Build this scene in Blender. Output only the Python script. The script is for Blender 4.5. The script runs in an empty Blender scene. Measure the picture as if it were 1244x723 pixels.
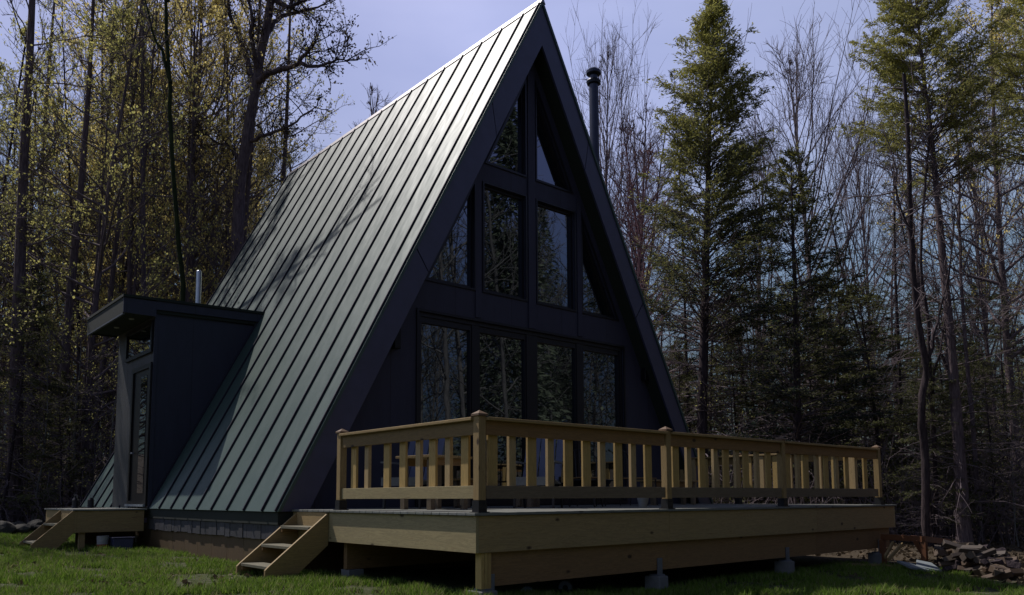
import bpy, math, random
import numpy as np
from mathutils import Vector, Matrix, noise as mnoise
from mathutils.geometry import tessellate_polygon

SC = bpy.context.scene
COL = SC.collection
R = math.radians
random.seed(7)

# ------------------------------------------------------------------ camera numbers
CAM = np.array([-9.388, -10.246, 0.149])
YAW, PITCH, ROLL, FOC = R(41.028), R(5.405), R(-0.228), 967.51
fw = np.array([math.sin(YAW)*math.cos(PITCH), math.cos(YAW)*math.cos(PITCH), math.sin(PITCH)])
r0 = np.array([math.cos(YAW), -math.sin(YAW), 0.0]); u0 = np.cross(r0, fw)
rt = r0*math.cos(ROLL) + u0*math.sin(ROLL); up = -r0*math.sin(ROLL) + u0*math.cos(ROLL)

def gz(x, y):
    """ground height"""
    xc = max(-14.0, min(9.0, x)); yc = max(-9.0, min(9.0, y))
    z = -0.80 - 0.02*(xc+5) if xc < -5 else -0.80 - min(.145, .05*(xc+5))
    z += 0.010*yc
    # bank falling away past the right end of the deck
    d = (x*0.80 - (y+4.6)*0.60) - 5.6
    if d > 0: z -= 0.22*min(1.0, d/2.5)
    r = math.hypot(x-0, y-3)
    far = max(0.0, r-16)
    z += 0.12*mnoise.noise(Vector((x*0.16, y*0.16, 3)))*min(1, max(0, r-9)/8)
    hill = max(0.0, r-48)
    z += 8.0*(1-math.exp(-(hill/42.0)**1.6))
    return z

def at(px, depth):
    d = fw + rt*(px-622)/FOC
    d = d/ (d@fw)
    h = np.array([math.sin(YAW), math.cos(YAW)])
    lat = (px-622)/FOC*depth
    x = CAM[0] + h[0]*depth + math.cos(YAW)*lat
    y = CAM[1] + h[1]*depth - math.sin(YAW)*lat
    return (x, y, gz(x, y))

def top_h(py, depth):
    return 0.149 + depth*(604-py)/FOC*1.0

# ------------------------------------------------------------------ object helpers
def tag(o, label=None, cat=None, group=None, kind=None):
    if label: o['label'] = label
    if cat: o['category'] = cat
    if group: o['group'] = group
    if kind: o['kind'] = kind
    return o
def empty(name, loc, rz=0, label=None, cat=None, group=None):
    o = bpy.data.objects.new(name, None); COL.objects.link(o)
    o.location = loc; o.rotation_euler = (0, 0, rz); o.empty_display_size = .2
    return tag(o, label, cat, group)
class MB:
    def __init__(s): s.v = []; s.f = []; s.m = []; s.mi = 0
    def add(s, vs, fs):
        b = len(s.v); s.v += [tuple(v) for v in vs]
        s.f += [tuple(b+i for i in f) for f in fs]; s.m += [s.mi]*len(fs)
    def box(s, x0, x1, y0, y1, z0, z1, c=0.0):
        if x0 > x1: x0, x1 = x1, x0
        if y0 > y1: y0, y1 = y1, y0
        if z0 > z1: z0, z1 = z1, z0
        vs = [(x0,y0,z0),(x1,y0,z0),(x1,y1,z0),(x0,y1,z0),(x0,y0,z1),(x1,y0,z1),(x1,y1,z1),(x0,y1,z1)]
        s.add(vs, [(0,3,2,1),(4,5,6,7),(0,1,5,4),(1,2,6,5),(2,3,7,6),(3,0,4,7)])
        return s
    def bar(s, a, b, w, h, upv=(0,0,1)):
        """box from a to b with width w (sideways) and height h (along up)"""
        a = Vector(a); b = Vector(b); d = (b-a).normalized(); u = Vector(upv)
        sd = d.cross(u).normalized(); u = sd.cross(d).normalized()
        vs = []
        for p in (a, b):
            for i, j in ((-1,-1),(1,-1),(1,1),(-1,1)):
                vs.append(p + sd*(i*w/2) + u*(j*h/2))
        s.add(vs, [(0,1,2,3),(7,6,5,4),(0,4,5,1),(1,5,6,2),(2,6,7,3),(3,7,4,0)])
        return s
    def prism(s, poly, axis, a, b):
        """poly = 2D points; axis 'y': (x,z) polygon extruded from y=a to b; 'x': (y,z); 'z': (x,y)"""
        def P(p, t):
            return {'y': (p[0], t, p[1]), 'x': (t, p[0], p[1]), 'z': (p[0], p[1], t)}[axis]
        n = len(poly)
        vs = [P(p, a) for p in poly] + [P(p, b) for p in poly]
        s.add(vs, [tuple(range(n)), tuple(range(2*n-1, n-1, -1))] + [(i, i+n, (i+1) % n+n, (i+1) % n) for i in range(n)])
        return s
    def lathe(s, prof, c=(0,0,0), n=20, ax='z'):
        vs = []; fs = []
        for r, z in prof:
            for k in range(n):
                a = 2*math.pi*k/n; p = (r*math.cos(a), r*math.sin(a), z)
                if ax == 'x': p = (p[2], p[0], p[1])
                if ax == 'y': p = (p[0], p[2], p[1])
                vs.append((p[0]+c[0], p[1]+c[1], p[2]+c[2]))
        for i in range(len(prof)-1):
            for k in range(n):
                fs.append((i*n+k, i*n+(k+1) % n, (i+1)*n+(k+1) % n, (i+1)*n+k))
        fs.append(tuple(range(n-1, -1, -1))); m = (len(prof)-1)*n; fs.append(tuple(range(m, m+n)))
        s.add(vs, fs); return s
    def tube(s, pts, rad, n=8):
        pts = [Vector(p) for p in pts]; vs = []; fs = []
        if not hasattr(rad, '__len__'): rad = [rad]*len(pts)
        for i, p in enumerate(pts):
            d = (pts[min(i+1, len(pts)-1)] - pts[max(i-1, 0)]).normalized()
            a = d.cross(Vector((0, 0, 1)) if abs(d.z) < .9 else Vector((1, 0, 0))).normalized(); b = d.cross(a)
            for k in range(n):
                t = 2*math.pi*k/n; vs.append(p + a*(rad[i]*math.cos(t)) + b*(rad[i]*math.sin(t)))
        for i in range(len(pts)-1):
            for k in range(n): fs.append((i*n+k, i*n+(k+1) % n, (i+1)*n+(k+1) % n, (i+1)*n+k))
        fs.append(tuple(range(n-1, -1, -1))); m = (len(pts)-1)*n; fs.append(tuple(range(m, m+n)))
        s.add(vs, fs); return s
    def build(s, name, mats, parent=None, bevel=0, smooth=False, world=True):
        me = bpy.data.meshes.new(name)
        vs = s.v
        if parent is not None and world:
            off = Vector(parent.get('_o', (0, 0, 0)))
            if off.length: vs = [(v[0]-off.x, v[1]-off.y, v[2]-off.z) for v in vs]
        me.from_pydata(vs, [], s.f)
        if not isinstance(mats, (list, tuple)): mats = [mats]
        for m in mats: me.materials.append(m)
        me.polygons.foreach_set('material_index', s.m)
        if smooth: me.polygons.foreach_set('use_smooth', [True]*len(me.polygons))
        me.validate(); me.update()
        import bmesh
        bm = bmesh.new(); bm.from_mesh(me); bmesh.ops.recalc_face_normals(bm, faces=bm.faces); bm.to_mesh(me); bm.free()
        o = bpy.data.objects.new(name, me); COL.objects.link(o)
        if parent is not None: o.parent = parent
        if bevel:
            b = o.modifiers.new('bevel', 'BEVEL'); b.width = bevel; b.segments = 2; b.limit_method = 'ANGLE'; b.angle_limit = R(40)
        return o
def thing(name, label, cat, loc=(0,0,0), group=None, rz=0):
    o = empty(name, loc, rz, label, cat, group)
    return o
def copy_tree(o, parent=None):
    c = o.copy(); COL.objects.link(c); c.parent = parent
    for ch in [x for x in bpy.data.objects if x.parent == o]: copy_tree(ch, c)
    return c

# ------------------------------------------------------------------ materials
def newmat(name):
    m = bpy.data.materials.new(name); m.use_nodes = True
    nt = m.node_tree; nt.nodes.clear()
    out = nt.nodes.new('ShaderNodeOutputMaterial'); b = nt.nodes.new('ShaderNodeBsdfPrincipled')
    nt.links.new(b.outputs[0], out.inputs[0])
    return m, nt, b, out
def N(nt, t, **k):
    n = nt.nodes.new(t)
    for a, v in k.items(): setattr(n, a, v)
    return n
def ramp(nt, fac, stops):
    r = N(nt, 'ShaderNodeValToRGB'); e = r.color_ramp.elements
    while len(e) < len(stops): e.new(.5)
    for el, (p, c) in zip(e, stops): el.position = p; el.color = (*c, 1) if len(c) == 3 else c
    nt.links.new(fac, r.inputs[0]); return r.outputs[0]
def noise(nt, vec, scale=5, detail=4, rough=.55, dist=0):
    n = N(nt, 'ShaderNodeTexNoise'); n.inputs['Scale'].default_value = scale; n.inputs['Detail'].default_value = detail
    n.inputs['Roughness'].default_value = rough; n.inputs['Distortion'].default_value = dist
    if vec is not None: nt.links.new(vec, n.inputs['Vector'])
    return n.outputs[0]
def mapping(nt, src, scale=(1,1,1), rot=(0,0,0)):
    m = N(nt, 'ShaderNodeMapping'); m.inputs['Scale'].default_value = scale; m.inputs['Rotation'].default_value = rot
    nt.links.new(src, m.inputs[0]); return m.outputs[0]
def mix(nt, fac, a, b, mode='MIX'):
    m = N(nt, 'ShaderNodeMix', data_type='RGBA', blend_type=mode)
    for i, v in ((0, fac), (6, a), (7, b)):
        if isinstance(v, (int, float)): m.inputs[i].default_value = v
        elif isinstance(v, tuple): m.inputs[i].default_value = (*v, 1)
        else: nt.links.new(v, m.inputs[i])
    return m.outputs[2]
def bump(nt, b, h, strength=.3, dist=.01):
    n = N(nt, 'ShaderNodeBump'); n.inputs['Strength'].default_value = strength; n.inputs['Distance'].default_value = dist
    nt.links.new(h, n.inputs['Height']); nt.links.new(n.outputs[0], b.inputs['Normal'])
def math_(nt, op, a, b=0.0):
    n = N(nt, 'ShaderNodeMath', operation=op)
    for i, v in ((0, a), (1, b)):
        if isinstance(v, (int, float)): n.inputs[i].default_value = v
        else: nt.links.new(v, n.inputs[i])
    return n.outputs[0]

def wood(name, c1, c2, axis='x', knots=True, rough=.7, grey=0.0):
    m, nt, b, out = newmat(name)
    tc = N(nt, 'ShaderNodeTexCoord').outputs['Object']
    geo = N(nt, 'ShaderNodeNewGeometry')
    isl = geo.outputs['Random Per Island']
    comb = N(nt, 'ShaderNodeCombineXYZ'); off = math_(nt, 'MULTIPLY', isl, 37.0)
    for i in range(3): nt.links.new(off, comb.inputs[i])
    add = N(nt, 'ShaderNodeVectorMath', operation='ADD'); nt.links.new(tc, add.inputs[0]); nt.links.new(comb.outputs[0], add.inputs[1])
    sc = {'x': (1.2, 16, 16), 'y': (16, 1.2, 16), 'z': (16, 16, 1.2)}[axis]
    v = mapping(nt, add.outputs[0], sc)
    n1 = noise(nt, v, 1.6, 6, .65, 1.6)
    g = ramp(nt, n1, [(.28, tuple(x*.7 for x in c2)), (.44, c1), (.52, tuple(x*.66 for x in c1)), (.60, c1), (.78, tuple(x*.8 for x in c1))])
    big = noise(nt, add.outputs[0], 1.3, 3)
    col = mix(nt, math_(nt, 'MULTIPLY', big, .5), g, tuple(x*.6 for x in c1), 'MIX')
    var = ramp(nt, isl, [(0, (.78, .74, .68)), (.5, (1, 1, 1)), (1, (.9, .86, .88))])
    col = mix(nt, 1.0, col, var, 'MULTIPLY')
    if knots:
        sk = {'x': (.55, 1, 1), 'y': (1, .55, 1), 'z': (1, 1, .55)}[axis]
        vo = N(nt, 'ShaderNodeTexVoronoi'); vo.inputs['Scale'].default_value = 4.2
        nt.links.new(mapping(nt, add.outputs[0], sk), vo.inputs['Vector'])
        kn = ramp(nt, vo.outputs['Distance'], [(0.06, (1, 1, 1)), (.115, (.0, .0, .0))])
        col = mix(nt, kn, col, tuple(x*.22 for x in c2))
    if grey: col = mix(nt, grey, col, (.10, .11, .10))
    nt.links.new(col, b.inputs['Base Color']); b.inputs['Roughness'].default_value = rough
    bump(nt, b, n1, .25, .004)
    return m

WC1, WC2 = (.39, .275, .11), (.21, .11, .04)
M = {}
for ax in 'xyz':
    M['wood_'+ax] = wood('lumber_'+ax, WC1, WC2, ax)
M['wood_side'] = wood('lumber_sunny', (.40, .33, .16), (.26, .17, .07), 'y')  # sunlit tone of the side faces put into the lumber colour
M['rail_red'] = wood('lumber_brown', (.30, .175, .06), (.18, .085, .027), 'x')
M['rail_red_y'] = wood('lumber_brown_y', (.25, .165, .055), (.15, .08, .025), 'y')
M['rail_low'] = wood('lumber_low', (.21, .165, .105), (.12, .075, .045), 'x')
M['beam'] = wood('lumber_beam', (.31, .185, .072), (.20, .095, .03), 'x')
M['bal'] = wood('lumber_baluster', (.56, .39, .13), (.36, .20, .055), 'z', knots=False)
M['bal_grey'] = wood('lumber_baluster_grey', (.53, .39, .18), (.36, .21, .085), 'z', knots=False)
M['decking'] = wood('decking', (.21, .225, .20), (.15, .15, .13), 'x')
M['cap'] = wood('cap_wood', (.17, .105, .055), (.12, .065, .035), 'x', False)
M['tread'] = wood('tread_wood', (.19, .18, .12), (.13, .10, .055), 'y')
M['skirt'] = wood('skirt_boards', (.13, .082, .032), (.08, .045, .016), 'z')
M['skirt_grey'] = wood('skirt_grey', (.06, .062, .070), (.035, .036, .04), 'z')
M['redwood'] = wood('stained_wood', (.22, .085, .03), (.13, .045, .018), 'x')

def simple(name, c, rough=.5, metal=0, nscale=0, namt=.3, bmp=0, spec=.5):
    m, nt, b, out = newmat(name)
    b.inputs['Roughness'].default_value = rough; b.inputs['Metallic'].default_value = metal
    b.inputs['Specular IOR Level'].default_value = spec
    if nscale:
        tc = N(nt, 'ShaderNodeTexCoord').outputs['Object']
        n = noise(nt, tc, nscale, 5)
        col = mix(nt, n, tuple(x*(1-namt) for x in c), tuple(min(1, x*(1+namt)) for x in c))
        nt.links.new(col, b.inputs['Base Color'])
        if bmp: bump(nt, b, n, bmp, .01)
    else: b.inputs['Base Color'].default_value = (*c, 1)
    return m
M['black'] = simple('black_metal', (.012, .012, .014), .45, .2, 8)
M['galv'] = simple('galvanised', (.20, .22, .26), .5, .6, 18, .3)
M['pipe'] = simple('silver_pipe', (.45, .47, .5), .35, .9, 10)
M['concrete'] = simple('concrete', (.17, .175, .17), .9, 0, 14, .3, .4)
M['stove'] = simple('stove_black', (.035, .04, .06), .35, .6, 6)
M['fascia'] = simple('fascia_blue_black', (.034, .037, .080), .48, .0, 5, .35, .1, .9)
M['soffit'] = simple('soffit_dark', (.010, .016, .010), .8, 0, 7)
M['frame'] = simple('window_frame_black', (.010, .010, .016), .35, .1, 9)
M['blue_fabric'] = simple('blue_slat', (.065, .08, .14), .6, 0, 9, .2)
M['grey_seat'] = simple('grey_seat', (.13, .145, .15), .7, 0, 20)
M['lamp'] = simple('lamp_black', (.006, .006, .007), .4, .3)
M['stone'] = simple('pale_stone', (.20, .23, .24), .85, 0, 7, .35, .5)
M['rock'] = simple('rock', (.05, .047, .038), .95, 0, 5, .5, .8)
M['white'] = simple('off_white', (.3, .3, .29), .6, 0, 12)
M['bin_blue'] = simple('bin_blue', (.04, .045, .10), .5, 0, 8)
M['orange'] = simple('orange_brick', (.28, .08, .03), .8, 0, 20, .3, .4)

# painted siding (vertical panels, blotchy stain)
def siding(name, c, groove=1.22, axis=0):
    m, nt, b, out = newmat(name)
    tc = N(nt, 'ShaderNodeTexCoord').outputs['Object']
    n = noise(nt, mapping(nt, tc, (3, 3, .7)), 2.2, 6, .6)
    fine = noise(nt, mapping(nt, tc, (40, 40, 4)), 2.5, 3)
    col = mix(nt, n, tuple(x*.7 for x in c), tuple(x*1.35 for x in c))
    sep = N(nt, 'ShaderNodeSeparateXYZ'); nt.links.new(tc, sep.inputs[0])
    fr = math_(nt, 'FRACT', math_(nt, 'DIVIDE', math_(nt, 'ADD', sep.outputs[axis], 20.0), groove))
    g = math_(nt, 'LESS_THAN', fr, .012/groove)
    col = mix(nt, math_(nt, 'MULTIPLY', g, .6), col, (.003, .003, .005))
    nt.links.new(col, b.inputs['Base Color']); b.inputs['Roughness'].default_value = .62
    bump(nt, b, math_(nt, 'SUBTRACT', fine, math_(nt, 'MULTIPLY', g, 3.0)), .5, .005)
    return m
M['siding'] = siding('blue_black_siding', (.026, .028, .050))
M['siding_in'] = siding('entry_side_siding', (.040, .044, .044), .3, 1)
M['siding_d'] = siding('entry_siding', (.024, .027, .045), 1.22)

# metal roof
def roofmat():
    m, nt, b, out = newmat('standing_seam_metal')
    tc = N(nt, 'ShaderNodeTexCoord').outputs['Object']
    n = noise(nt, mapping(nt, tc, (.8, 1.5, .8)), 1.2, 4)
    fine = noise(nt, tc, 60, 2)
    col = mix(nt, n, (.040, .080, .066), (.060, .102, .086))
    st = noise(nt, mapping(nt, tc, (.3, 9, .3)), 2.0, 3)
    col = mix(nt, math_(nt, 'MULTIPLY', st, .2), col, (.08, .115, .10))
    nt.links.new(col, b.inputs['Base Color'])
    b.inputs['Metallic'].default_value = .35
    rr = N(nt, 'ShaderNodeMapRange'); rr.inputs[3].default_value = .44; rr.inputs[4].default_value = .52
    nt.links.new(n, rr.inputs[0]); nt.links.new(rr.outputs[0], b.inputs['Roughness'])
    b.inputs['Specular IOR Level'].default_value = .60; b.inputs['Specular Tint'].default_value = (1, .90, .94, 1)
    wob = noise(nt, mapping(nt, tc, (1.3, 2.6, 1.3)), 1.0, 2)
    h = math_(nt, 'ADD', math_(nt, 'MULTIPLY', wob, 1.0), math_(nt, 'MULTIPLY', fine, .01))
    bump(nt, b, h, .5, .035)
    return m
M['roof'] = roofmat()
M['seam'] = simple('seam_metal_shaded', (.022, .020, .034), .5, .3, 0)  # shaded rib sides put into a darker colour than the panels

def glassmat(name, wob=.02, base=(.004, .005, .007)):
    m, nt, b, out = newmat(name)
    b.inputs['Base Color'].default_value = (*base, 1)
    b.inputs['Roughness'].default_value = .015
    b.inputs['IOR'].default_value = 2.5; b.inputs['Specular Tint'].default_value = (.78, .86, 1, 1)
    tc = N(nt, 'ShaderNodeTexCoord').outputs['Object']
    n = noise(nt, tc, .9, 2)
    bump(nt, b, n, wob, .25)
    return m
M['glass'] = glassmat('window_glass', .006)

def barkmat(name, c1, c2):
    m, nt, b, out = newmat(name)
    tc = N(nt, 'ShaderNodeTexCoord').outputs['Object']
    n = noise(nt, mapping(nt, tc, (9, 9, 1.6)), 2.2, 5, .65)
    n2 = noise(nt, tc, 1.1, 3)
    col = mix(nt, ramp(nt, n, [(.35, (0, 0, 0)), (.65, (1, 1, 1))]), c1, c2)
    col = mix(nt, math_(nt, 'MULTIPLY', n2, .5), col, tuple(x*.5 for x in c1))
    nt.links.new(col, b.inputs['Base Color']); b.inputs['Roughness'].default_value = .95
    b.inputs['Specular IOR Level'].default_value = .15
    bump(nt, b, n, .8, .03)
    return m
M['bark'] = barkmat('bark_brown', (.075, .056, .065), (.20, .16, .16))
M['bark_pale'] = barkmat('bark_pale', (.10, .10, .095), (.24, .23, .20))
M['bark_moss'] = barkmat('bark_mossy', (.012, .022, .008), (.045, .055, .022))
M['bark_dark'] = barkmat('bark_dark', (.030, .023, .028), (.09, .07, .072))
M['twig'] = simple('twig', (.155, .128, .135), .95, 0, 0, spec=.1)
M['twig_red'] = simple('twig_red', (.15, .085, .10), .95, 0, 0, spec=.1)

def leafmat(name, lo, hi, trans=.35, straw=None, lit_z=None):
    m, nt, b, out = newmat(name)
    geo = N(nt, 'ShaderNodeNewGeometry'); tc = N(nt, 'ShaderNodeTexCoord').outputs['Object']
    n = noise(nt, tc, .9, 3)
    f = math_(nt, 'ADD', math_(nt, 'MULTIPLY', geo.outputs['Random Per Island'], .6), math_(nt, 'MULTIPLY', n, .5))
    if lit_z:
        sp = N(nt, 'ShaderNodeSeparateXYZ'); nt.links.new(tc, sp.inputs[0]); f = math_(nt, 'ADD', f, math_(nt, 'MULTIPLY', math_(nt, 'SUBTRACT', sp.outputs[2], lit_z), .055))  # top-lit crown put into the needle colour: yellower with height, darker below
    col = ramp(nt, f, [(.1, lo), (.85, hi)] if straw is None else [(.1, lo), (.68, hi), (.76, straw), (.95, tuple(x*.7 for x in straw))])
    nt.links.new(col, b.inputs['Base Color']); b.inputs['Roughness'].default_value = .75
    b.inputs['Specular IOR Level'].default_value = .2
    t = N(nt, 'ShaderNodeBsdfTranslucent'); nt.links.new(col, t.inputs[0])
    ms = N(nt, 'ShaderNodeMixShader'); ms.inputs[0].default_value = trans
    nt.links.new(b.outputs[0], ms.inputs[1]); nt.links.new(t.outputs[0], ms.inputs[2]); nt.links.new(ms.outputs[0], out.inputs[0])
    return m
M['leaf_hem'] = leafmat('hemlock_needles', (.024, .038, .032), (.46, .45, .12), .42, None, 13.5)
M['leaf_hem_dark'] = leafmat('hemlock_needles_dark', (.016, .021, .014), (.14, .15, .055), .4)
M['leaf_bud'] = leafmat('spring_buds', (.38, .32, .10), (.88, .75, .28), .6)
M['leaf_bud2'] = leafmat('green_buds', (.22, .22, .07), (.62, .60, .20), .55)
M['leaf_bush'] = leafmat('brush_leaves', (.03, .035, .012), (.12, .12, .05))
M['leaf_dead'] = leafmat('dead_leaves', (.035, .026, .016), (.12, .09, .055), .2)
M['grass'] = leafmat('grass_blades', (.040, .076, .010), (.19, .31, .040), .4, (.25, .25, .11))

def groundmat():
    m, nt, b, out = newmat('ground_soil_and_turf')
    tc = N(nt, 'ShaderNodeTexCoord').outputs['Object']
    n = noise(nt, tc, .55, 6, .6); n2 = noise(nt, tc, 9, 6, .7); n3 = noise(nt, tc, 40, 3, .7)
    vo = N(nt, 'ShaderNodeTexVoronoi'); vo.inputs['Scale'].default_value = 14; nt.links.new(tc, vo.inputs['Vector'])
    litter = mix(nt, n2, (.025, .02, .013), (.11, .085, .055))
    litter = mix(nt, math_(nt, 'MULTIPLY', n3, .5), litter, (.12, .10, .075))
    turf = mix(nt, n2, (.028, .04, .010), (.085, .10, .040))
    dirt = mix(nt, n3, (.07, .072, .045), (.15, .15, .11))
    turf = mix(nt, ramp(nt, n2, [(.44, (0, 0, 0)), (.62, (.9, .9, .9))]), turf, dirt)
    sep = N(nt, 'ShaderNodeSeparateXYZ'); nt.links.new(tc, sep.inputs[0])
    # lawn = an uneven patch round the cabin
    dx = math_(nt, 'MULTIPLY', math_(nt, 'ADD', sep.outputs[0], 5.5), 1/10.0); dy = math_(nt, 'MULTIPLY', math_(nt, 'ADD', sep.outputs[1], -0.5), 1/12.5)
    d = math_(nt, 'ADD', math_(nt, 'MULTIPLY', dx, dx), math_(nt, 'MULTIPLY', dy, dy))
    d = math_(nt, 'ADD', d, math_(nt, 'MULTIPLY', n, .35))
    f = ramp(nt, d, [(1.05, (0, 0, 0)), (1.3, (1, 1, 1))])
    # keep ramp in 0..1
    d2 = math_(nt, 'MULTIPLY', d, .5)
    f = ramp(nt, d2, [(.54, (0, 0, 0)), (.64, (1, 1, 1))])
    col = mix(nt, f, turf, litter)
    nt.links.new(col, b.inputs['Base Color']); b.inputs['Roughness'].default_value = .95
    b.inputs['Specular IOR Level'].default_value = .1
    bump(nt, b, math_(nt, 'ADD', n2, math_(nt, 'MULTIPLY', n3, .4)), .8, .05)
    return m
M['ground'] = groundmat()

# ------------------------------------------------------------------ world, sun, camera
SUN = Vector((-.17, .565, .807)).normalized()
w = bpy.data.worlds.new("World"); SC.world = w; w.use_nodes = True
nt = w.node_tree; nt.nodes.clear()
sky = N(nt, 'ShaderNodeTexSky'); sky.sky_type = 'NISHITA'; sky.sun_disc = False
sky.sun_elevation = math.asin(SUN.z); sky.sun_rotation = math.atan2(SUN.x, SUN.y) % (2*math.pi)
sky.air_density = 1.0; sky.dust_density = .6; sky.ozone_density = 1.5; sky.altitude = 300
tc = N(nt, 'ShaderNodeTexCoord').outputs['Generated']
sep = N(nt, 'ShaderNodeSeparateXYZ'); nt.links.new(tc, sep.inputs[0])
# sky graded by height: darkened low down and overhead, violet tint between
tint = ramp(nt, sep.outputs[2], [(0.0, (.16, .17, .15)), (.14, (.36, .36, .34)), (.27, (1.15, 1.08, .98)), (.42, (2.75, 2.0, 1.8)), (.54, (3.1, 2.25, 2.0)), (.66, (2.0, 1.5, 1.4)), (.8, (.6, .5, .5)), (1.0, (.3, .3, .3))])
# sky dimmed opposite the sun to set the fill, and dimmed near it
dt = N(nt, 'ShaderNodeVectorMath', operation='DOT_PRODUCT'); nt.links.new(tc, dt.inputs[0]); dt.inputs[1].default_value = (-.29, .957, 0)
away = ramp(nt, math_(nt, 'ADD', math_(nt, 'MULTIPLY', dt.outputs['Value'], .5), .5), [(.0, (.60, .62, .82)), (.25, (.52, .55, .70)), (.45, (1, 1, 1)), (.74, (.95, .95, 1)), (.84, (.60, .64, .70)), (.95, (.50, .57, .66))])
tint = mix(nt, 1.0, tint, away, 'MULTIPLY')
cl = noise(nt, mapping(nt, tc, (1.5, 1.5, 4)), 1.6, 5, .55)
cm = ramp(nt, cl, [(.35, (.9, .9, .92)), (.7, (1.12, 1.08, 1.03))])
colr = mix(nt, 1.0, mix(nt, 1.0, sky.outputs[0], tint, 'MULTIPLY'), cm, 'MULTIPLY')
bg = N(nt, 'ShaderNodeBackground'); bg.inputs['Strength'].default_value = .10
nt.links.new(colr, bg.inputs[0]); wo = N(nt, 'ShaderNodeOutputWorld'); nt.links.new(bg.outputs[0], wo.inputs[0])

sl = bpy.data.lights.new('sun', 'SUN'); sl.energy = 3.8; sl.angle = R(.5); sl.color = (1.0, .93, .89)
so = bpy.data.objects.new('sun', sl); COL.objects.link(so); so.rotation_euler = (-SUN).to_track_quat('-Z', 'Y').to_euler(); so.location = (0, 0, 30)

cd = bpy.data.cameras.new('camera'); cam = bpy.data.objects.new('camera', cd); COL.objects.link(cam)
mt = Matrix(((rt[0], up[0], -fw[0], CAM[0]), (rt[1], up[1], -fw[1], CAM[1]), (rt[2], up[2], -fw[2], CAM[2]), (0, 0, 0, 1)))
cam.matrix_world = mt
cd.sensor_width = 36; cd.lens = FOC/1244*36; cd.shift_y = 151.013/1244; cd.clip_start = .05; cd.clip_end = 2000
SC.camera = cam
SC.view_settings.view_transform = 'Standard'; SC.view_settings.look = 'None'; SC.view_settings.exposure = 0; SC.view_settings.gamma = 1
SC.cycles.max_bounces = 5; SC.cycles.diffuse_bounces = 2; SC.cycles.glossy_bounces = 3; SC.cycles.transparent_max_bounces = 4
SC.cycles.use_denoising = True

# ------------------------------------------------------------------ ground
def build_ground():
    xs = np.concatenate([-np.geomspace(420, 24, 26), np.linspace(-22, 26, 97), np.geomspace(28, 420, 26)])
    ys = np.concatenate([-np.geomspace(420, 20, 26), np.linspace(-18, 34, 105), np.geomspace(36, 420, 26)])
    vs = []; nx = len(xs)
    for y in ys:
        for x in xs:
            vs.append((x, y, gz(x, y) + .02*mnoise.noise(Vector((x*.9, y*.9, 0)))))
    fs = [(j*nx+i, j*nx+i+1, (j+1)*nx+i+1, (j+1)*nx+i) for j in range(len(ys)-1) for i in range(nx-1)]
    mb = MB(); mb.add(vs, fs); o = mb.build('ground', M['ground'], smooth=True); tag(o, kind='structure')
build_ground()

# ------------------------------------------------------------------ the A-frame cabin
W, H, ZE = 4.837, 9.11, -.029
YF, YB = -.317, 9.95
SL = (H-ZE)/W
nrm = Vector((-(H-ZE), 0, W)).normalized()   # left slope normal
def rx(z): return (H-z)/SL                   # half width at height z
def off_poly(d0, d1, zb=None, side=-1):
    """cross-section of one slope between perpendicular depths d0 and d1 below the outer surface"""
    k0 = d0/abs(nrm.z); k1 = d1/abs(nrm.z)     # vertical offsets
    zb0 = ZE
    return [(0, H-k0), (side*rx(zb0+k0), zb0), (side*rx(zb0+k1), zb0), (0, H-k1)]
house = thing('a_frame_cabin', 'tall black A-frame cabin with a steep standing seam metal roof', 'cabin')
rf = MB(); rf.prism(off_poly(0, .045, side=-1), 'y', YF-.035, YB); rf.prism(off_poly(0, .045, side=1), 'y', YF-.035, YB)
roof = rf.build('roof', M['roof'], house)
sm = MB()
dirv = Vector((-rx(ZE), 0, ZE-H)).normalized()
k = 0
ys = [YF+.445+.612*k for k in range(17)]
for s in (-1, 1):
    for y in [YF+.012]+ys+[YB-.02]:
        nn = Vector((s*abs(nrm.x), 0, nrm.z)); a = Vector((0, y, H)) + nn*.015 + Vector((s*.03, 0, -.055)); b = Vector((s*W, y, ZE)) + nn*.015
        wd = .022 if y in ys else .02
        sm.bar(a, b, wd, .030, nn)
sm.build('roof_seams', M['seam'], roof)
rc = MB()
rc.add([(-.06, YF-.045, H-.075), (0, YF-.045, H+.045), (.06, YF-.045, H-.075), (.06, YB+.02, H-.075), (0, YB+.02, H+.045), (-.06, YB+.02, H-.075),
        (0, YF-.045, H-.05), (0, YB+.02, H-.05)],
       [(0, 1, 4, 5), (1, 2, 3, 4), (0, 6, 1), (6, 2, 1), (5, 4, 7), (4, 3, 7), (0, 5, 7, 6), (6, 7, 3, 2)])
rc.build('ridge_cap', simple('ridge_metal', (.30, .29, .30), .4, .5, 6), roof)
core = MB(); core.prism(off_poly(.047, .385, side=-1), 'y', YF+.03, YB-.02); core.prism(off_poly(.047, .385, side=1), 'y', YF+.03, YB-.02)
core.build('soffit', M['soffit'], house)
# rake fascia, boards butted with open joints
for s in (-1, 1):
    fa = MB(); cuts = [0, .245, .56, 1]
    for i in range(3):
        t0, t1 = cuts[i]+(.0012 if i else 0), cuts[i+1]-(.0012 if i < 2 else 0)
        a0, a1 = off_poly(.05, .40, side=s)[0], off_poly(.05, .40, side=s)[1]; b0, b1 = off_poly(.05, .40, side=s)[3], off_poly(.05, .40, side=s)[2]
        L = lambda p, q, t: (p[0]+(q[0]-p[0])*t, p[1]+(q[1]-p[1])*t)
        if s < 0 or True:
            fa.prism([L(a0, a1, t0), L(a0, a1, t1), L(b0, b1, t1), L(b0, b1, t0)], 'y', YF-.012, YF+.028)
    # thin drip strip
    fa.build('rake_board', M['fascia'], house)
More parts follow.
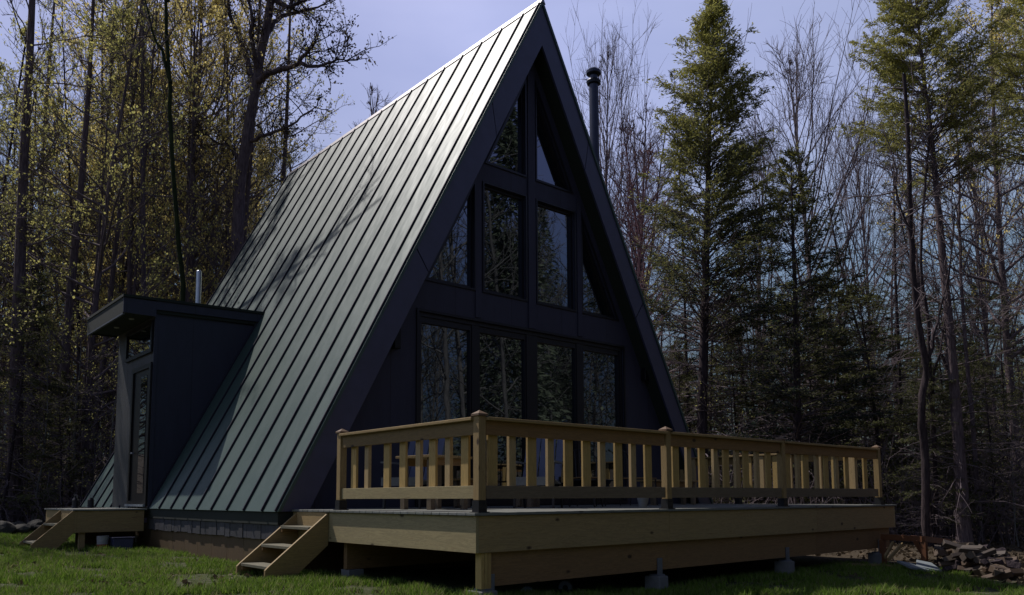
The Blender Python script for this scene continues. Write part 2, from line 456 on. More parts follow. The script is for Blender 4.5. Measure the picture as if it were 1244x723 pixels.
# gable walls with window openings
def holes():
    hs = []
    hs.append([(-1.03, 5.883), (-.139, 5.883), (-.139, 7.642)]); hs.append([(1.03, 5.883), (.139, 5.883), (.139, 7.642)])
    hs.append([(-1.095, 3.616), (-.139, 3.616), (-.139, 5.499), (-1.095, 5.499)]); hs.append([(1.095, 3.616), (.139, 3.616), (.139, 5.499), (1.095, 5.499)])
    hs.append([(-2.27, 3.616), (-1.30, 3.616), (-1.30, 5.45)]); hs.append([(2.27, 3.616), (1.30, 3.616), (1.30, 5.45)])
    hs.append([(-2.42, .06), (2.43, .06), (2.43, 3.076), (-2.42, 3.076)])
    return hs
HS = holes()
def ccw(p):
    a = sum(p[i][0]*p[(i+1) % len(p)][1]-p[(i+1) % len(p)][0]*p[i][1] for i in range(len(p)))
    return p if a > 0 else p[::-1]
outer = ccw([(-rx(ZE)+.35, ZE), (rx(ZE)-.35, ZE), (0, H-.70)])
loops = [[Vector((x, 0, z)) for x, z in outer]] + [[Vector((x, 0, z)) for x, z in ccw(h)[::-1]] for h in HS]
tess = tessellate_polygon([[Vector((p.x, p.z, 0)) for p in l] for l in loops])
flat = [p for l in loops for p in l]
g = MB(); g.add([(p.x, 0.0, p.z) for p in flat], [tuple(t) for t in tess])
b0 = len(loops[0])
for l in loops[1:]:
    n = len(l); g.add([(p.x, 0, p.z) for p in l]+[(p.x, .16, p.z) for p in l], [(i, (i+1) % n, (i+1) % n+n, i+n) for i in range(n)])
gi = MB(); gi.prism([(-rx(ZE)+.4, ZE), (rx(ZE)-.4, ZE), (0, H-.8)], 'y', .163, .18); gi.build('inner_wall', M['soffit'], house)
gb = MB(); gb.prism([(-rx(ZE)+.35, ZE), (rx(ZE)-.35, ZE), (0, H-.7)], 'y', YB-.27, YB-.25); gb.build('back_gable_wall', M['siding'], house)
wall = g.build('gable_wall', M['siding'], house)
# centre post and belt trims, slightly proud
tr = MB()
tr.box(-.085, .085, -.028, -.002, 3.12, 8.05)
tr.box(-1.215-.065, -1.215+.055, -.020, -.002, 3.14, 5.78); tr.box(1.16, 1.275, -.020, -.002, 3.14, 5.78)
tr.build('wall_trim', M['siding'], house)
# windows
def inset(poly, d):
    poly = ccw(poly); n = len(poly); res = []
    for i in range(n):
        p0, p1, p2 = Vector(poly[i-1]), Vector(poly[i]), Vector(poly[(i+1) % n])
        e1 = (p1-p0).normalized(); e2 = (p2-p1).normalized(); n1 = Vector((-e1.y, e1.x)); n2 = Vector((-e2.y, e2.x))
        bis = (n1+n2); bis = bis/ max(.05, bis.dot(n1)); res.append(tuple(p1 + bis*d))
    return res
def ring(mb, a, b, y0, y1):
    n = len(a)
    A = [(x, y0, z) for x, z in a]; B = [(x, y0, z) for x, z in b]; A2 = [(x, y1, z) for x, z in a]; B2 = [(x, y1, z) for x, z in b]
    fs = []
    for i in range(n):
        j = (i+1) % n
        fs += [(i, j, n+j, n+i), (n+i, n+j, 3*n+j, 3*n+i), (2*n+i, 2*n+j, j, i)]
    mb.add(A+B+A2+B2, fs)
pane_labels = []
for h in HS[:6]:
    h = ccw(h); fr = MB(); ring(fr, inset(h, -.028), inset(h, .004), -.022, -.001); ring(fr, inset(h, .003), inset(h, .048), .045, .12)
    wo_ = fr.build('window', M['frame'], house)
    pn = MB(); q = inset(h, .040); pn.prism(q, 'y', .085, .10); pn.build('pane', M['glass'], wo_)
sd = MB(); h = ccw(HS[6]); ring(sd, inset(h, -.035), inset(h, .004), -.028, -.001); ring(sd, inset(h, .003), inset(h, .07), .02, .14)
xs_ = [(-2.36, -1.316), (-1.176, -.098), (.139, 1.165), (1.319, 2.36)]
sd.box(-1.32, -1.17, .03, .14, .12, 3.02); sd.box(-.10, .14, .03, .14, .12, 3.02); sd.box(1.16, 1.325, .03, .14, .12, 3.02)
slide = sd.build('sliding_door', M['frame'], house)
for x0, x1 in xs_:
    f = MB(); ring(f, [(x0-.01, .12), (x1+.01, .12), (x1+.01, 3.02), (x0-.01, 3.02)], [(x0+.035, .2), (x1-.035, .2), (x1-.035, 2.91), (x0+.035, 2.91)], .045, .12)
    f.build('door_frame', M['frame'], slide)
    p = MB(); p.box(x0+.02, x1-.02, .09, .10, .18, 2.93); p.build('pane', M['glass'], slide)
# wall lamps
for x, z in ((-2.87, 2.56), (3.0, 2.62)):
    l = MB(); l.box(x-.05, x+.05, -.02, -.001, z-.1, z+.1); l.prism([(x-.055, z-.16), (x+.055, z-.16), (x+.055, z+.17), (x-.055, z+.17)], 'y', -.13, -.022)
    l.build('wall_lamp', M['lamp'], house, bevel=.008)
# base under the left eave
bs = MB(); bs.box(-W+.03, -W+.30, YF+.02, YB-.1, -.20, ZE-.004); bs.build('eave_shade_band', M['soffit'], house)  # dark soffit band, coloured black for the shade beneath the eave
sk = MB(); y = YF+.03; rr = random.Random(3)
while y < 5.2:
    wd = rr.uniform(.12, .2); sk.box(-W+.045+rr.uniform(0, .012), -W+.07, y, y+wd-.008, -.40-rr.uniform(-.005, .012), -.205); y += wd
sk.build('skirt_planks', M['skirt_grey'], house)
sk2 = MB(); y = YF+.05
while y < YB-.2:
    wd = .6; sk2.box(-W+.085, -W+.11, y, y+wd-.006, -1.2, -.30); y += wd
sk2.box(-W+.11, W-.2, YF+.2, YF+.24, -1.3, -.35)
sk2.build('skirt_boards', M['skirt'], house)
# stovepipe through the right slope
px_, py_ = 3.32, 1.5
zt = 9.78
st = MB(); st.lathe([(.107, 1.4), (.107, zt-.25)], (px_, py_, 0), 20)
st.lathe([(.092, 0), (.15, 0), (.165, .06), (.15, .09), (.09, .10), (.09, .22), (.13, .22), (.165, .24), (.168, .30), (.12, .345), (.02, .36)], (px_, py_, zt-.35), 20)
st.lathe([(.30, 0), (.13, .5), (.12, .52)], (px_, py_, rx(0)*0+ (H-px_*SL)-.15), 20)
st.build('stovepipe', M['stove'], house, smooth=False)

# entry dormer on the left slope
DY0, DY1, DX = 5.063, 7.42, -4.83
zt_ = 3.62
dp = [(DX, .0), (DX, zt_-.03), (-rx(zt_)+.02, zt_), (-rx(.0)+.05, 0.0)]
d = MB(); d.prism([(DX, -.02), (DX, zt_-.02), (-rx(zt_-.02)+.25, zt_-.02), (-rx(-.02)+.25, -.02)], 'y', DY0, DY1)
dw = d.build('entry_wall', [M['siding_d'], M['siding_in']], house)
for p in dw.data.polygons:
    if abs(p.normal.x) > .9 and p.center.x < -4.7: p.material_index = 1
dr = MB()
dr.prism([(-5.37, 3.56), (-5.37, 3.775), (-2.76, 3.84), (-2.76, 3.625)], 'y', 5.02, 7.53)
droof = dr.build('entry_roof', M['soffit'], house)
tp = MB(); tp.prism([(-5.425, 3.785), (-5.425, 3.835), (-2.70, 3.90), (-2.70, 3.85)], 'y', 4.965, 7.60)
tp.build('roof_covering', M['soffit'], droof)
fc = MB(); fc.box(-5.41, DX-.01, 4.99, 5.018, 3.50, 3.782); fc.prism([(DX-.008, 3.635), (DX-.008, 3.795), (-2.72, 3.846), (-2.72, 3.685)], 'y', 4.99, 5.018)
fc.build('entry_fascia', M['siding_d'], droof)
fc = MB(); fc.box(-5.41, -5.375, 5.02, 7.56, 3.50, 3.782); fc.build('entry_side_fascia', M['soffit'], droof)
fc = MB(); fc.box(-5.373, DX-.01, 7.532, 7.56, 3.50, 3.782); fc.build('entry_side_fascia', M['soffit'], droof)
dl = MB(); dl.box(-5.411, -5.372, 5.03, 7.55, 3.470, 3.498); dl.build('fascia_sunlit_edge', M['white'] if False else simple('sunlit_edge', (.10, .11, .13), .5, .2), droof)  # grazing sun on the fascia's lower edge, put in as a pale strip
so_ = MB(); so_.box(-5.37, DX-.005, 5.03, 7.53, 3.53, 3.557); so_.build('entry_soffit', M['soffit'], droof)
for yy in (5.6, 6.6):
    q = MB(); q.lathe([(.045, 0), (.05, .012)], (-5.1, yy, 3.515), 14); q.build('downlight', M['white'], droof)
# transom window and door on the side facing left
tn = MB(); 
def ringx(mb, y0, y1, z0, z1, t, x0, x1):
    mb.box(x0, x1, y0, y1, z0, z0+t); mb.box(x0, x1, y0, y1, z1-t, z1); mb.box(x0, x1, y0, y0+t, z0+t, z1-t); mb.box(x0, x1, y1-t, y1, z0+t, z1-t)
ringx(tn, 5.12, 6.78, 2.86, 3.46, .07, DX-.045, DX-.002)
tw = tn.build('transom_window', M['lamp'], house)
q = MB(); q.box(DX-.02, DX-.003, 5.18, 6.72, 2.92, 3.40); q.build('pane', M['glass'], tw)
dn = MB(); ringx(dn, 5.08, 6.24, .02, 2.66, .09, DX-.05, DX-.002); dn.box(DX-.018, DX-.003, 5.17, 6.15, .11, 2.57)
door = dn.build('entry_door', M['lamp'], house)
q = MB(); q.box(DX-.026, DX-.019, 5.35, 5.70, .25, 2.45); q.build('pane', M['glass'], door)
q = MB(); q.box(DX-.08, DX-.018, 6.02, 6.05, 1.0, 1.03); q.box(DX-.08, DX-.06, 5.92, 6.05, 1.0, 1.03); q.build('handle', M['galv'], door)
q = MB(); q.box(DX-.09, DX-.052, 5.10, 6.22, .005, .045); q.build('door_sill', M['stone'], house)
cb = MB(); cb.box(DX-.012, DX+.05, DY0-.012, DY0+.02, 0, 3.6); cb.build('corner_trim', M['siding_d'], house)
# light vent pipe on the entry roof
vp = MB(); vp.lathe([(.052, 3.8), (.052, 4.78), (.035, 4.80)], (-3.74, 6.0, 0), 14); vp.build('vent_pipe', M['pipe'], house)

# ------------------------------------------------------------------ main deck
XL, XR, YD = -4.556, 4.5, -4.2
deck = thing('wooden_deck', 'raised new lumber deck along the front of the cabin', 'deck')
dk = MB(); y = YD-.03
while y < -.03:
    dk.box(XL-.072, XR+.07, y, min(y+.138, -.005), -.028, 0); y += .144
dk.build('decking', M['decking'], deck, bevel=.004)
fa = MB(); cuts = [XL+.003, -1.62, 1.9, XR]
for a, b in zip(cuts[:-1], cuts[1:]): fa.box(a, b-.003, YD, YD+.038, -.385, -.032)
fa.build('front_fascia', wood('lumber_fascia', (.41, .30, .13), (.26, .145, .05), 'x'), deck)
for x0_ in (XL-.036, XR+.002):
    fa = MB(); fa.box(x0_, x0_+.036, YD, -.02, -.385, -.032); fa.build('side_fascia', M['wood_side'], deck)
bm_ = MB(); bm_.box(XL+.10, -1.60, YD+.06, YD+.10, -.72, -.388); bm_.box(-1.597, 1.95, YD+.06, YD+.10, -.72, -.388); bm_.box(1.953, XR-.08, YD+.06, YD+.10, -.72, -.388)
bm_.box(XL+.10, XR-.1, YD+.105, YD+.143, -.70, -.388); bm_.box(XL+.1, XR-.1, -1.5, -1.42, -.72, -.39)
bm_.build('beam', M['beam'], deck)
jo = MB(); x = XL+.4
while x < XR-.1: jo.box(x, x+.038, YD+.15, -.05, -.33, -.03); x += .4
jo.build('joist', M['beam'], deck)
for i, x in enumerate((XL+.13, -1.76, 1.12, 4.02)):
    gzv = gz(x, YD) ; yy = YD+.02
    zc = [-.755, -.79, -.775, -.80][i]
    pr_ = MB(); s2 = .10 if i == 0 else .085
    pr_.prism([(x-s2, yy-.03), (x+s2, yy-.03), (x+s2, yy+.2), (x-s2, yy+.2)], 'z', gzv-.3, zc)
    pier = pr_.build('pier', M['concrete'], deck, bevel=.012)
    br = MB(); br.box(x-.045+(.06 if i == 0 else 0), x+.045+(.06 if i == 0 else 0), yy+.025, yy+.035, zc+.001, -.60+ (.0 if i == 0 else .02)); br.box(x-.06, x+.06, yy, yy+.14, zc+.001, zc+.02)
    br.build('bracket', M['galv'], pier)
    if i == 0:
        pk = MB()
        for k2, dx in enumerate((-.065, -.022, .021)): pk.box(x+dx-.019, x+dx+.019, yy+.0, yy+.09, zc+.022, -.39)
        pk.build('post', M['bal'], pier)
for x in (XL+.2, -1.7, 1.2, 4.0):
    q = MB(); q.box(x-.1, x+.1, -1.56, -1.36, gz(x, -1.5)-.2, -.725); q.build('pier', M['concrete'], deck)

# ------------------------------------------------------------------ railing
rail = thing('deck_railing', 'new timber railing with capped posts round the deck', 'railing')
def post(x, y, base=True):
    p = MB(); p.box(x-.0445, x+.0445, y-.0445, y+.0445, .12, .945); po = p.build('post', M['wood_z'], rail, bevel=.004)
    c = MB(); c.box(x-.06, x+.06, y-.06, y+.06, .946, .966)
    c.add([(x-.06, y-.06, .9665), (x+.06, y-.06, .9665), (x+.06, y+.06, .9665), (x-.06, y+.06, .9665), (x, y, 1.005)], [(0, 1, 4), (1, 2, 4), (2, 3, 4), (3, 0, 4), (3, 2, 1, 0)])
    c.build('post_cap', M['cap'], po)
    b = MB(); b.box(x-.052, x+.052, y-.052, y+.052, .003, .119); b.box(x-.07, x+.07, y-.07, y+.07, .001, .010)
    for sx in (-.025, .025):
        for zz in (.03, .09): b.lathe([(.008, 0), (.008, .006)], (x+sx, y-.0585, zz), 8, 'y'); 
    b.build('post_base', M['black'], po)
PY = -4.155; PX = XL+.045; RX = 4.06
fx = [PX, -1.60, 1.03, RX]
for x in fx: post(x, PY)
post(PX, -1.43); post(RX, -1.45); post(RX, -.15)
def span_x(x0, x1, y, bal):
    t = MB(); t.box(x0+.06, x1-.06, y-.028, y+.010, .762, .902); t.build('top_rail', M['rail_red'], rail, bevel=.003)
    c = MB(); c.box(x0+.046, x1-.046, y-.085, y+.075, .904, .936); c.build('rail_cap', M['wood_x'], rail, bevel=.005)
    b = MB(); b.box(x0+.06, x1-.06, y-.028, y+.010, .135, .262); b.build('bottom_rail', M['rail_low'], rail, bevel=.003)
    for xx, kd in bal:
        wd, th = (.122, .03) if kd == 'W' else (.088, .042)
        q = MB(); q.box(xx-wd/2, xx+wd/2, y+.0125, y+.0125+th, .15, .895); q.build('baluster', M['bal' if kd == 'W' else 'bal_grey'], rail, bevel=.003)
def span_y(y0, y1, x, bal, s=1):
    t = MB(); t.box(x-s*.028, x+s*.010, y0+.06, y1-.06, .762, .902); t.build('top_rail', M['rail_red_y'], rail, bevel=.003)
    c = MB(); c.box(x-s*.072, x+s*.075, y0+.046, y1-.046, .904, .936); c.build('rail_cap', M['wood_y'], rail, bevel=.005)
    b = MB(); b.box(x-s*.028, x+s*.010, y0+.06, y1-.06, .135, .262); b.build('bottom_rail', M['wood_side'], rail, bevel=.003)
    for yy, kd in bal:
        wd, th = (.122, .03) if kd == 'W' else (.088, .042)
        q = MB(); q.box(x+s*.018, x+s*(.018+th), yy-wd/2, yy+wd/2, .15, .895); q.build('baluster', M['bal' if kd == 'W' else 'bal_grey'], rail, bevel=.003)
B1 = list(zip([-4.33, -4.07, -3.80, -3.53, -3.26, -2.98, -2.72, -2.45, -2.19, -1.92], 'WNWNWWNWNW'))
B2 = list(zip([-1.39, -1.12, -.84, -.55, -.31, -.05, .16, .44, .72], 'WNWNWNWNW'))
B3 = list(zip([1.24, 1.53, 1.76, 2.09, 2.36, 2.70, 3.02, 3.33, 3.66], 'WNWNWNWNW'))
span_x(fx[0], fx[1], PY, B1); span_x(fx[1], fx[2], PY, B2); span_x(fx[2], fx[3], PY, B3)
LB = list(zip([-1.69, -1.99, -2.43, -2.76, -3.06, -3.33, -3.60, -3.89], 'WNWWNWNW'))
span_y(PY, -1.43, PX, LB)
RB = [(-1.72-.285*k, 'WN'[k % 2]) for k in range(8)]
span_y(PY, -1.45, RX, RB, -1)
span_y(-1.45, -.15, RX, [(-.45-.28*k, 'NW'[k % 2]) for k in range(3)], -1)

# ------------------------------------------------------------------ stairs
def stairs(name, label, xtop, y0, y1, xbot, zbot, n, zt=-.03, group=None):
    """stairs going down towards -x, stringers at y0 and y1"""
    t = thing(name, label, 'stairs', group=group)
    for y in (y0, y1-.038):
        s = MB()
        s.prism([(xtop, zt), (xtop, zt-.40), (xbot+.36, zbot-.02), (xbot, zbot-.02), (xbot-.0, zbot+.09), (xbot+.035, zbot+.125)], 'y', y, y+.038)
        s.build('stringer', M['wood_x'], t, bevel=.003)
    rise = (zt-(zbot+.08))/n; run = (xtop-xbot-.04)/n
    for k in range(1, n+1):
        z = zt - rise*k + .012; xx = xtop - run*k
        s = MB(); s.box(xx+.005, xx+.25, y0+.041, y1-.041, z, z+.036); s.build('tread', M['tread'], t, bevel=.004)
        if k < n or True:
            s = MB(); s.box(xx+.01, xx+.215, y0+.0385, y0+.0405+.04, z-.045, z-.002); s.box(xx+.01, xx+.215, y1-.082, y1-.0385, z-.045, z-.002); s.build('cleat', M['rail_red'], t)
    r_ = MB(); r_.box(xtop-.02, xtop-.002, y0+.04, y1-.04, zt-.24, zt-.003); r_.build('riser', M['wood_y'], t)
    return t
stairs('wooden_stairs', 'three open lumber steps at the left end of the main deck', XL-.04, -1.282, -.42, -5.40, -.78, 3)
stairs('wooden_stairs', 'small lumber steps down from the entry porch to the grass', -6.03, 5.045, 6.02, -6.66, -.70, 2)

porch = thing('entry_porch', 'low lumber porch platform in front of the entry door', 'porch')
q = MB(); y = 5.02
while y < 7.3: q.box(-6.06, -4.86, y, y+.138, -.055, -.028); y += .144
q.build('decking', M['decking'], porch, bevel=.003)
q = MB(); q.box(-5.99, -4.90, 5.05, 5.088, -.43, -.058); q.box(-6.03, -5.992, 5.05, 7.3, -.43, -.058); q.build('fascia', M['wood_x'], porch)
q = MB(); q.box(-5.93, -5.84, 5.10, 5.19, gz(-5.9, 5.1)-.1, -.43); q.box(-5.93, -5.84, 7.0, 7.09, gz(-5.9, 7)-.1, -.43); q.build('leg', M['wood_z'], porch)
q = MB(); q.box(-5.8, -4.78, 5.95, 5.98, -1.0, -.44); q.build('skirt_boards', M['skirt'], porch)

# ------------------------------------------------------------------ things on and around the decks
def slat_chair(label, x, y, rz):
    t = thing('lounge_chair', label, 'chair', (x, y, 0.002), rz=rz, group='lounge chairs on the deck')
    for s in (-1, 1):
        q = MB(); q.bar((s*.26, -.30, 0), (s*.26, -.26, .42), .03, .03, (0, 1, 0)); q.build('leg', M['black'], t)
        q = MB(); q.bar((s*.26, .32, 0), (s*.26, .18, .42), .03, .03, (0, 1, 0)); q.build('leg', M['black'], t)
        q = MB(); q.box(s*.26-.035, s*.26+.035, -.34, .26, .60, .622); q.bar((s*.26, -.28, .42), (s*.26, -.28, .60), .03, .03, (0, 1, 0)); q.build('armrest', M['grey_seat'], t)
    q = MB()
    for k in range(5): q.box(-.27, .27, -.32+k*.115, -.32+k*.115+.10, .37-.012*k, .39-.012*k)
    q.box(-.28, .28, -.35, -.325, .30, .41)
    q.build('seat', M['grey_seat'], t)
    q = MB()
    for k in range(5):
        xx = -.22+.11*k; q.bar((xx, .20, .36), (xx, .52, 1.0+.03*(2-abs(k-2))), .095, .018, (0, 1, -.5))
    q.bar((-.27, .32, .55), (.27, .32, .55), .03, .02); q.bar((-.26, .49, .88), (.26, .49, .88), .03, .02)
    q.build('backrest', M['blue_fabric'], t)
    return t
slat_chair('blue slatted lounge chair at the left end of the deck, beside the table', -3.35, -1.25, R(-60))
slat_chair('blue slatted lounge chair with a grey seat behind the front railing', -2.05, -2.35, R(-55))
def wtable(name, label, cat, x, y, w_, d_, h, rz, mt='wood_x', group=None):
    t = thing(name, label, cat, (x, y, .002), rz=rz, group=group)
    q = MB(); k = -w_/2
    while k < w_/2-.02: q.box(k, k+.088, -d_/2, d_/2, h-.03, h); k += .094
    q.build('tabletop' if cat == 'table' else 'seat', M[mt], t, bevel=.003)
    for sx in (-1, 1):
        for sy in (-1, 1):
            q = MB(); q.box(sx*(w_/2-.08)-.035, sx*(w_/2-.08)+.035, sy*(d_/2-.08)-.035, sy*(d_/2-.08)+.035, 0, h-.032); q.build('leg', M['rail_low'], t)
    for y0_ in (-d_/2+.05, d_/2-.08):
        q = MB(); q.box(-w_/2+.06, w_/2-.06, y0_, y0_+.03, h-.12, h-.033); q.build('apron', M['rail_red'], t)
wtable('picnic_table', 'plank table with wooden legs behind the left railing', 'table', -3.55, -2.05, .75, .62, .66, R(10))
wtable('wooden_stool', 'low wooden stool by the wall behind the lounge chairs', 'stool', -2.3, -1.1, .36, .36, .42, R(5), group='wooden stools on the deck')
wtable('wooden_stool', 'wooden stool standing beside the round fire bowl', 'stool', -1.25, -1.25, .36, .36, .42, R(20), group='wooden stools on the deck')
wtable('wooden_bench', 'long wooden bench near the right end of the deck', 'bench', 2.1, -1.3, 1.3, .38, .44, R(0))
fb = thing('fire_bowl', 'round black fire bowl on short legs on the deck', 'fire bowl', (-.7, -2.0, .002))
q = MB(); q.lathe([(.10, .17), (.26, .25), (.34, .38), (.37, .38), (.37, .40), (.33, .40), (.25, .28), (.08, .21)], (0, 0, 0), 28); q.build('bowl', M['black'], fb, smooth=True)
for a in range(3):
    q = MB(); q.tube([(math.cos(a*2.09)*.3, math.sin(a*2.09)*.3, 0), (math.cos(a*2.09)*.22, math.sin(a*2.09)*.22, .26)], .013, 8); q.build('leg', M['black'], fb)
def metal_chair(label, x, y, rz):
    t = thing('garden_chair', label, 'chair', (x, y, .002), rz=rz, group='black metal chairs on the deck')
    for sx in (-1, 1):
        q = MB(); q.tube([(sx*.23, -.22, 0), (sx*.22, -.2, .44)], .011, 8); q.build('leg', M['black'], t)
        q = MB(); q.tube([(sx*.23, .26, 0), (sx*.22, .2, .44)], .011, 8); q.build('leg', M['black'], t)
    q = MB(); q.tube([(-.22, .2, .44), (-.24, .27, .78), (-.17, .30, .9), (0, .31, .93), (.17, .30, .9), (.24, .27, .78), (.22, .2, .44)], .011, 8)
    for xx in (-.12, -.04, .04, .12): q.tube([(xx, .2, .45), (xx, .305, .9)], .006, 6)
    q.build('backrest', M['black'], t)
    q = MB(); q.box(-.23, .23, -.22, .22, .44, .462); q.build('seat', M['rail_red'], t, bevel=.006)
metal_chair('black metal chair with a wooden seat right of the fire bowl', -.05, -1.35, R(-30))
metal_chair('black metal chair with a wooden seat close to the right rake of the roof', .95, -1.6, R(20))
cn = thing('white_planter', 'small pale tapered planter behind the second railing post', 'planter', (-.9, -3.2, .002))
q = MB(); q.lathe([(.05, 0), (.09, .16), (.095, .165), (.08, .165), (.075, .14)], (0, 0, 0), 18); q.build('pot', M['stone'], cn)
# small wheels under the deck
for i, (px, dep, lb) in enumerate(((640, 9.1, 'left small grey wheel leaning under the deck beam'), (685, 9.7, 'right small grey wheel leaning under the deck beam'))):
    p = at(px, dep); zc = .149-dep*((719 if i == 0 else 712)-604)/FOC
    t = thing('cart_wheel', lb, 'wheel', (p[0], p[1], zc), rz=R(-52), group='wheels under the deck')
    q = MB(); q.lathe([(.052, -.02), (.075, -.022), (.085, -.012), (.085, .012), (.075, .022), (.052, .02)], (0, 0, 0), 24, 'y'); q.build('tyre', M['galv'], t)
    q = MB(); q.lathe([(.018, -.028), (.051, -.010), (.051, .010), (.018, .028)], (0, 0, 0), 20, 'y'); q.build('hub', M['black'], t)
# porch items
for i, (x, y) in enumerate(((-5.62, 6.9), (-5.35, 6.9))):
    t = thing('lantern', ['dark lantern on the porch, the one nearer the steps', 'dark lantern on the porch, the one nearer the door'][i], 'lantern', (x, y, -.027), group='lanterns on the porch')
    q = MB(); q.lathe([(.06, 0), (.07, .01), (.06, .03), (.055, .14), (.065, .15), (.03, .2)], (0, 0, 0), 12); q.build('body', M['black'], t)
    q = MB(); q.tube([(-.03, 0, .2), (-.02, 0, .25), (.02, 0, .25), (.03, 0, .2)], .006, 6); q.build('handle', M['white'], t)
pb = at(86, 15.6)
t = thing('paint_bucket', 'small bucket with a white rim and orange base under the porch', 'bucket', (-5.62, 4.85, gz(-5.62, 4.85)+.02))
q = MB(); q.lathe([(.085, 0), (.088, .09)], (0, 0, 0), 18); q.build('base', M['orange'], t)
q = MB(); q.lathe([(.0885, .0905), (.095, .22), (.098, .23), (.09, .23)], (0, 0, 0), 18); q.build('body', M['white'], t)
t = thing('storage_tub', 'dark blue plastic tub on the grass under the porch', 'tub', (-5.33, 4.8, gz(-5.3, 4.8)+.01))
q = MB(); q.prism([(-.15, 0), (.15, 0), (.17, .20), (-.17, .20)], 'y', -.12, .12); q.build('body', M['bin_blue'], t, bevel=.01)
q = MB(); q.box(-.185, .185, -.135, .135, .201, .222); q.build('lid', M['bin_blue'], t, bevel=.006)
# flat board and slate sheet on the ground to the right
p = at(1042, 12.9)
o = MB().box(-.42, .42, -.17, .17, 0, .02).build('plywood_offcut', M['wood_x']); o.location = (p[0], p[1], p[2]+.03); o.rotation_euler = (0, R(2), R(-40)); tag(o, 'flat plywood offcut on the shaded grass beneath the deck', 'board')

# sawhorse-like rack right of the deck
def lat(px, py, dep):
    c = CAM + (fw + rt*(px-622)/FOC + up*(361.5+151.013-py)/FOC)*dep
    return Vector(c)
rk = thing('log_rack', 'low stained timber firewood rack right of the deck', 'rack')
a = lat(1072, 652, 13.2); b = lat(1122, 655, 12.6); c = lat(1152, 658, 15.0)
q = MB(); q.bar(a, b, .10, .09); q.bar(b + Vector((.02, 0, 0)), c, .06, .09); q.build('top_rail', M['redwood'], rk)
for pt, nm in ((b, 'leg'), (a, 'leg'), (c, 'leg')):
    q = MB(); q.bar(pt-Vector((0, 0, .05)), Vector((pt.x, pt.y, gz(pt.x, pt.y)-.05)), .08, .08, (0, 1, 0)); q.build('leg', M['redwood'], rk)
q = MB(); q.bar(lat(1112, 657, 12.65), lat(1121, 672, 12.62), .04, .07, (0, 1, 0)); q.build('brace', M['redwood'], rk)
for k2, (p1, p2) in enumerate(((lat(1096, 661, 12.7), lat(1079, 680, 12.3)), (lat(1085, 659, 12.9), lat(1075, 677, 12.5)))):
    o = MB(); o.bar(p1, p2, .03, .05); o = o.build('loose_plank', M['wood_x']); tag(o, ['thin plank leaning on the log rack, the right one of two', 'thin plank leaning on the log rack, the left one of two'][k2], 'plank', 'planks leaning on the rack')
# slate slabs
for k2, (px, py, dp_, ln, rz) in enumerate(((1108, 683, 12.0, .42, .4), (1124, 681, 12.1, .36, -.2))):
    p = lat(px, py, dp_); o = MB(); o.prism([(-ln/2, -.16), (ln/2, -.2), (ln/2-.06, .15), (-ln/2+.1, .2)], 'z', 0, .035); o = o.build('stone_slab', M['stone'], bevel=.006)
    o.location = (p.x, p.y, gz(p.x, p.y)+.07); o.rotation_euler = (R(14), R(8), rz-.7); tag(o, ['pale flat stone slab lying left of the woodpile', 'pale flat stone slab tilted against the log rack leg'][k2], 'stone', 'flat stones by the woodpile')
# firewood pile : every billet a thing
rr = random.Random(11)
def billet(i, p, L, rad, rot, m):
    n = rr.choice([3, 4, 4, 5]); prof = [(rad*rr.uniform(.75, 1.15)*math.cos(2*math.pi*k/n+rr.uniform(-.2, .2)), rad*rr.uniform(.6, 1.1)*math.sin(2*math.pi*k/n)) for k in range(n)]
    o = MB(); o.prism(prof, 'x', -L/2, L/2); o = o.build('firewood_log', m, bevel=.006)
    o.location = p; o.rotation_euler = rot; return o
fwm = [wood('split_wood_a', (.11, .07, .04), (.055, .03, .018), 'x', False), wood('split_wood_b', (.09, .07, .055), (.045, .035, .027), 'x', False), wood('split_wood_c', (.115, .085, .055), (.07, .045, .027), 'x', False), M['bark_dark']]
pile_c = [(1146, 12.6), (1162, 12.2), (1178, 11.9), (1194, 11.6), (1208, 11.3)]
for i in range(170):
    j = rr.randrange(5); px, dp_ = pile_c[j]; px += rr.uniform(-10, 10); dp_ += rr.uniform(-.35, .45)
    x, y, z = at(px, dp_); lay = rr.uniform(0, [.26, .34, .32, .26, .15][j])
    billet(i, (x, y, z+.05+lay), rr.uniform(.28, .42), rr.uniform(.04, .075), (rr.uniform(-.5, .5), rr.uniform(-.35, .35), rr.uniform(0, 6.28)), rr.choice(fwm))
    o = bpy.data.objects[-1] if False else None
for o in [x for x in bpy.data.objects if x.name.startswith('firewood_log')]:
    tag(o, 'split firewood log in the tumbled heap right of the deck', 'log', 'split logs in the tumbled heap')

# ------------------------------------------------------------------ vegetation generators
def tubes_mesh(polys):
    """polys: list of (pts(n,3), radii(n), sides) -> verts, faces"""
    V = []; F = []; base = 0
    for pts, rad, ns in polys:
        pts = np.asarray(pts, float); n = len(pts)
        d = np.gradient(pts, axis=0); d /= (np.linalg.norm(d, axis=1, keepdims=True)+1e-9)
        ref = np.array([0, 0, 1.0]) if abs(d[0, 2]) < .9 else np.array([1.0, 0, 0])
        a = np.cross(d, ref); a /= (np.linalg.norm(a, axis=1, keepdims=True)+1e-9); b = np.cross(d, a)
        t = np.arange(ns)*2*np.pi/ns
        ringv = pts[:, None, :] + (a[:, None, :]*np.cos(t)[None, :, None] + b[:, None, :]*np.sin(t)[None, :, None])*np.asarray(rad)[:, None, None]
        V.append(ringv.reshape(-1, 3))
        i = np.arange(n-1)[:, None]*ns; k = np.arange(ns)[None, :]; k2 = (k+1) % ns
        f = np.stack([i+k, i+k2, i+ns+k2, i+ns+k], axis=-1).reshape(-1, 4) + base
        F.append(f); base += n*ns
    return np.concatenate(V), np.concatenate(F)
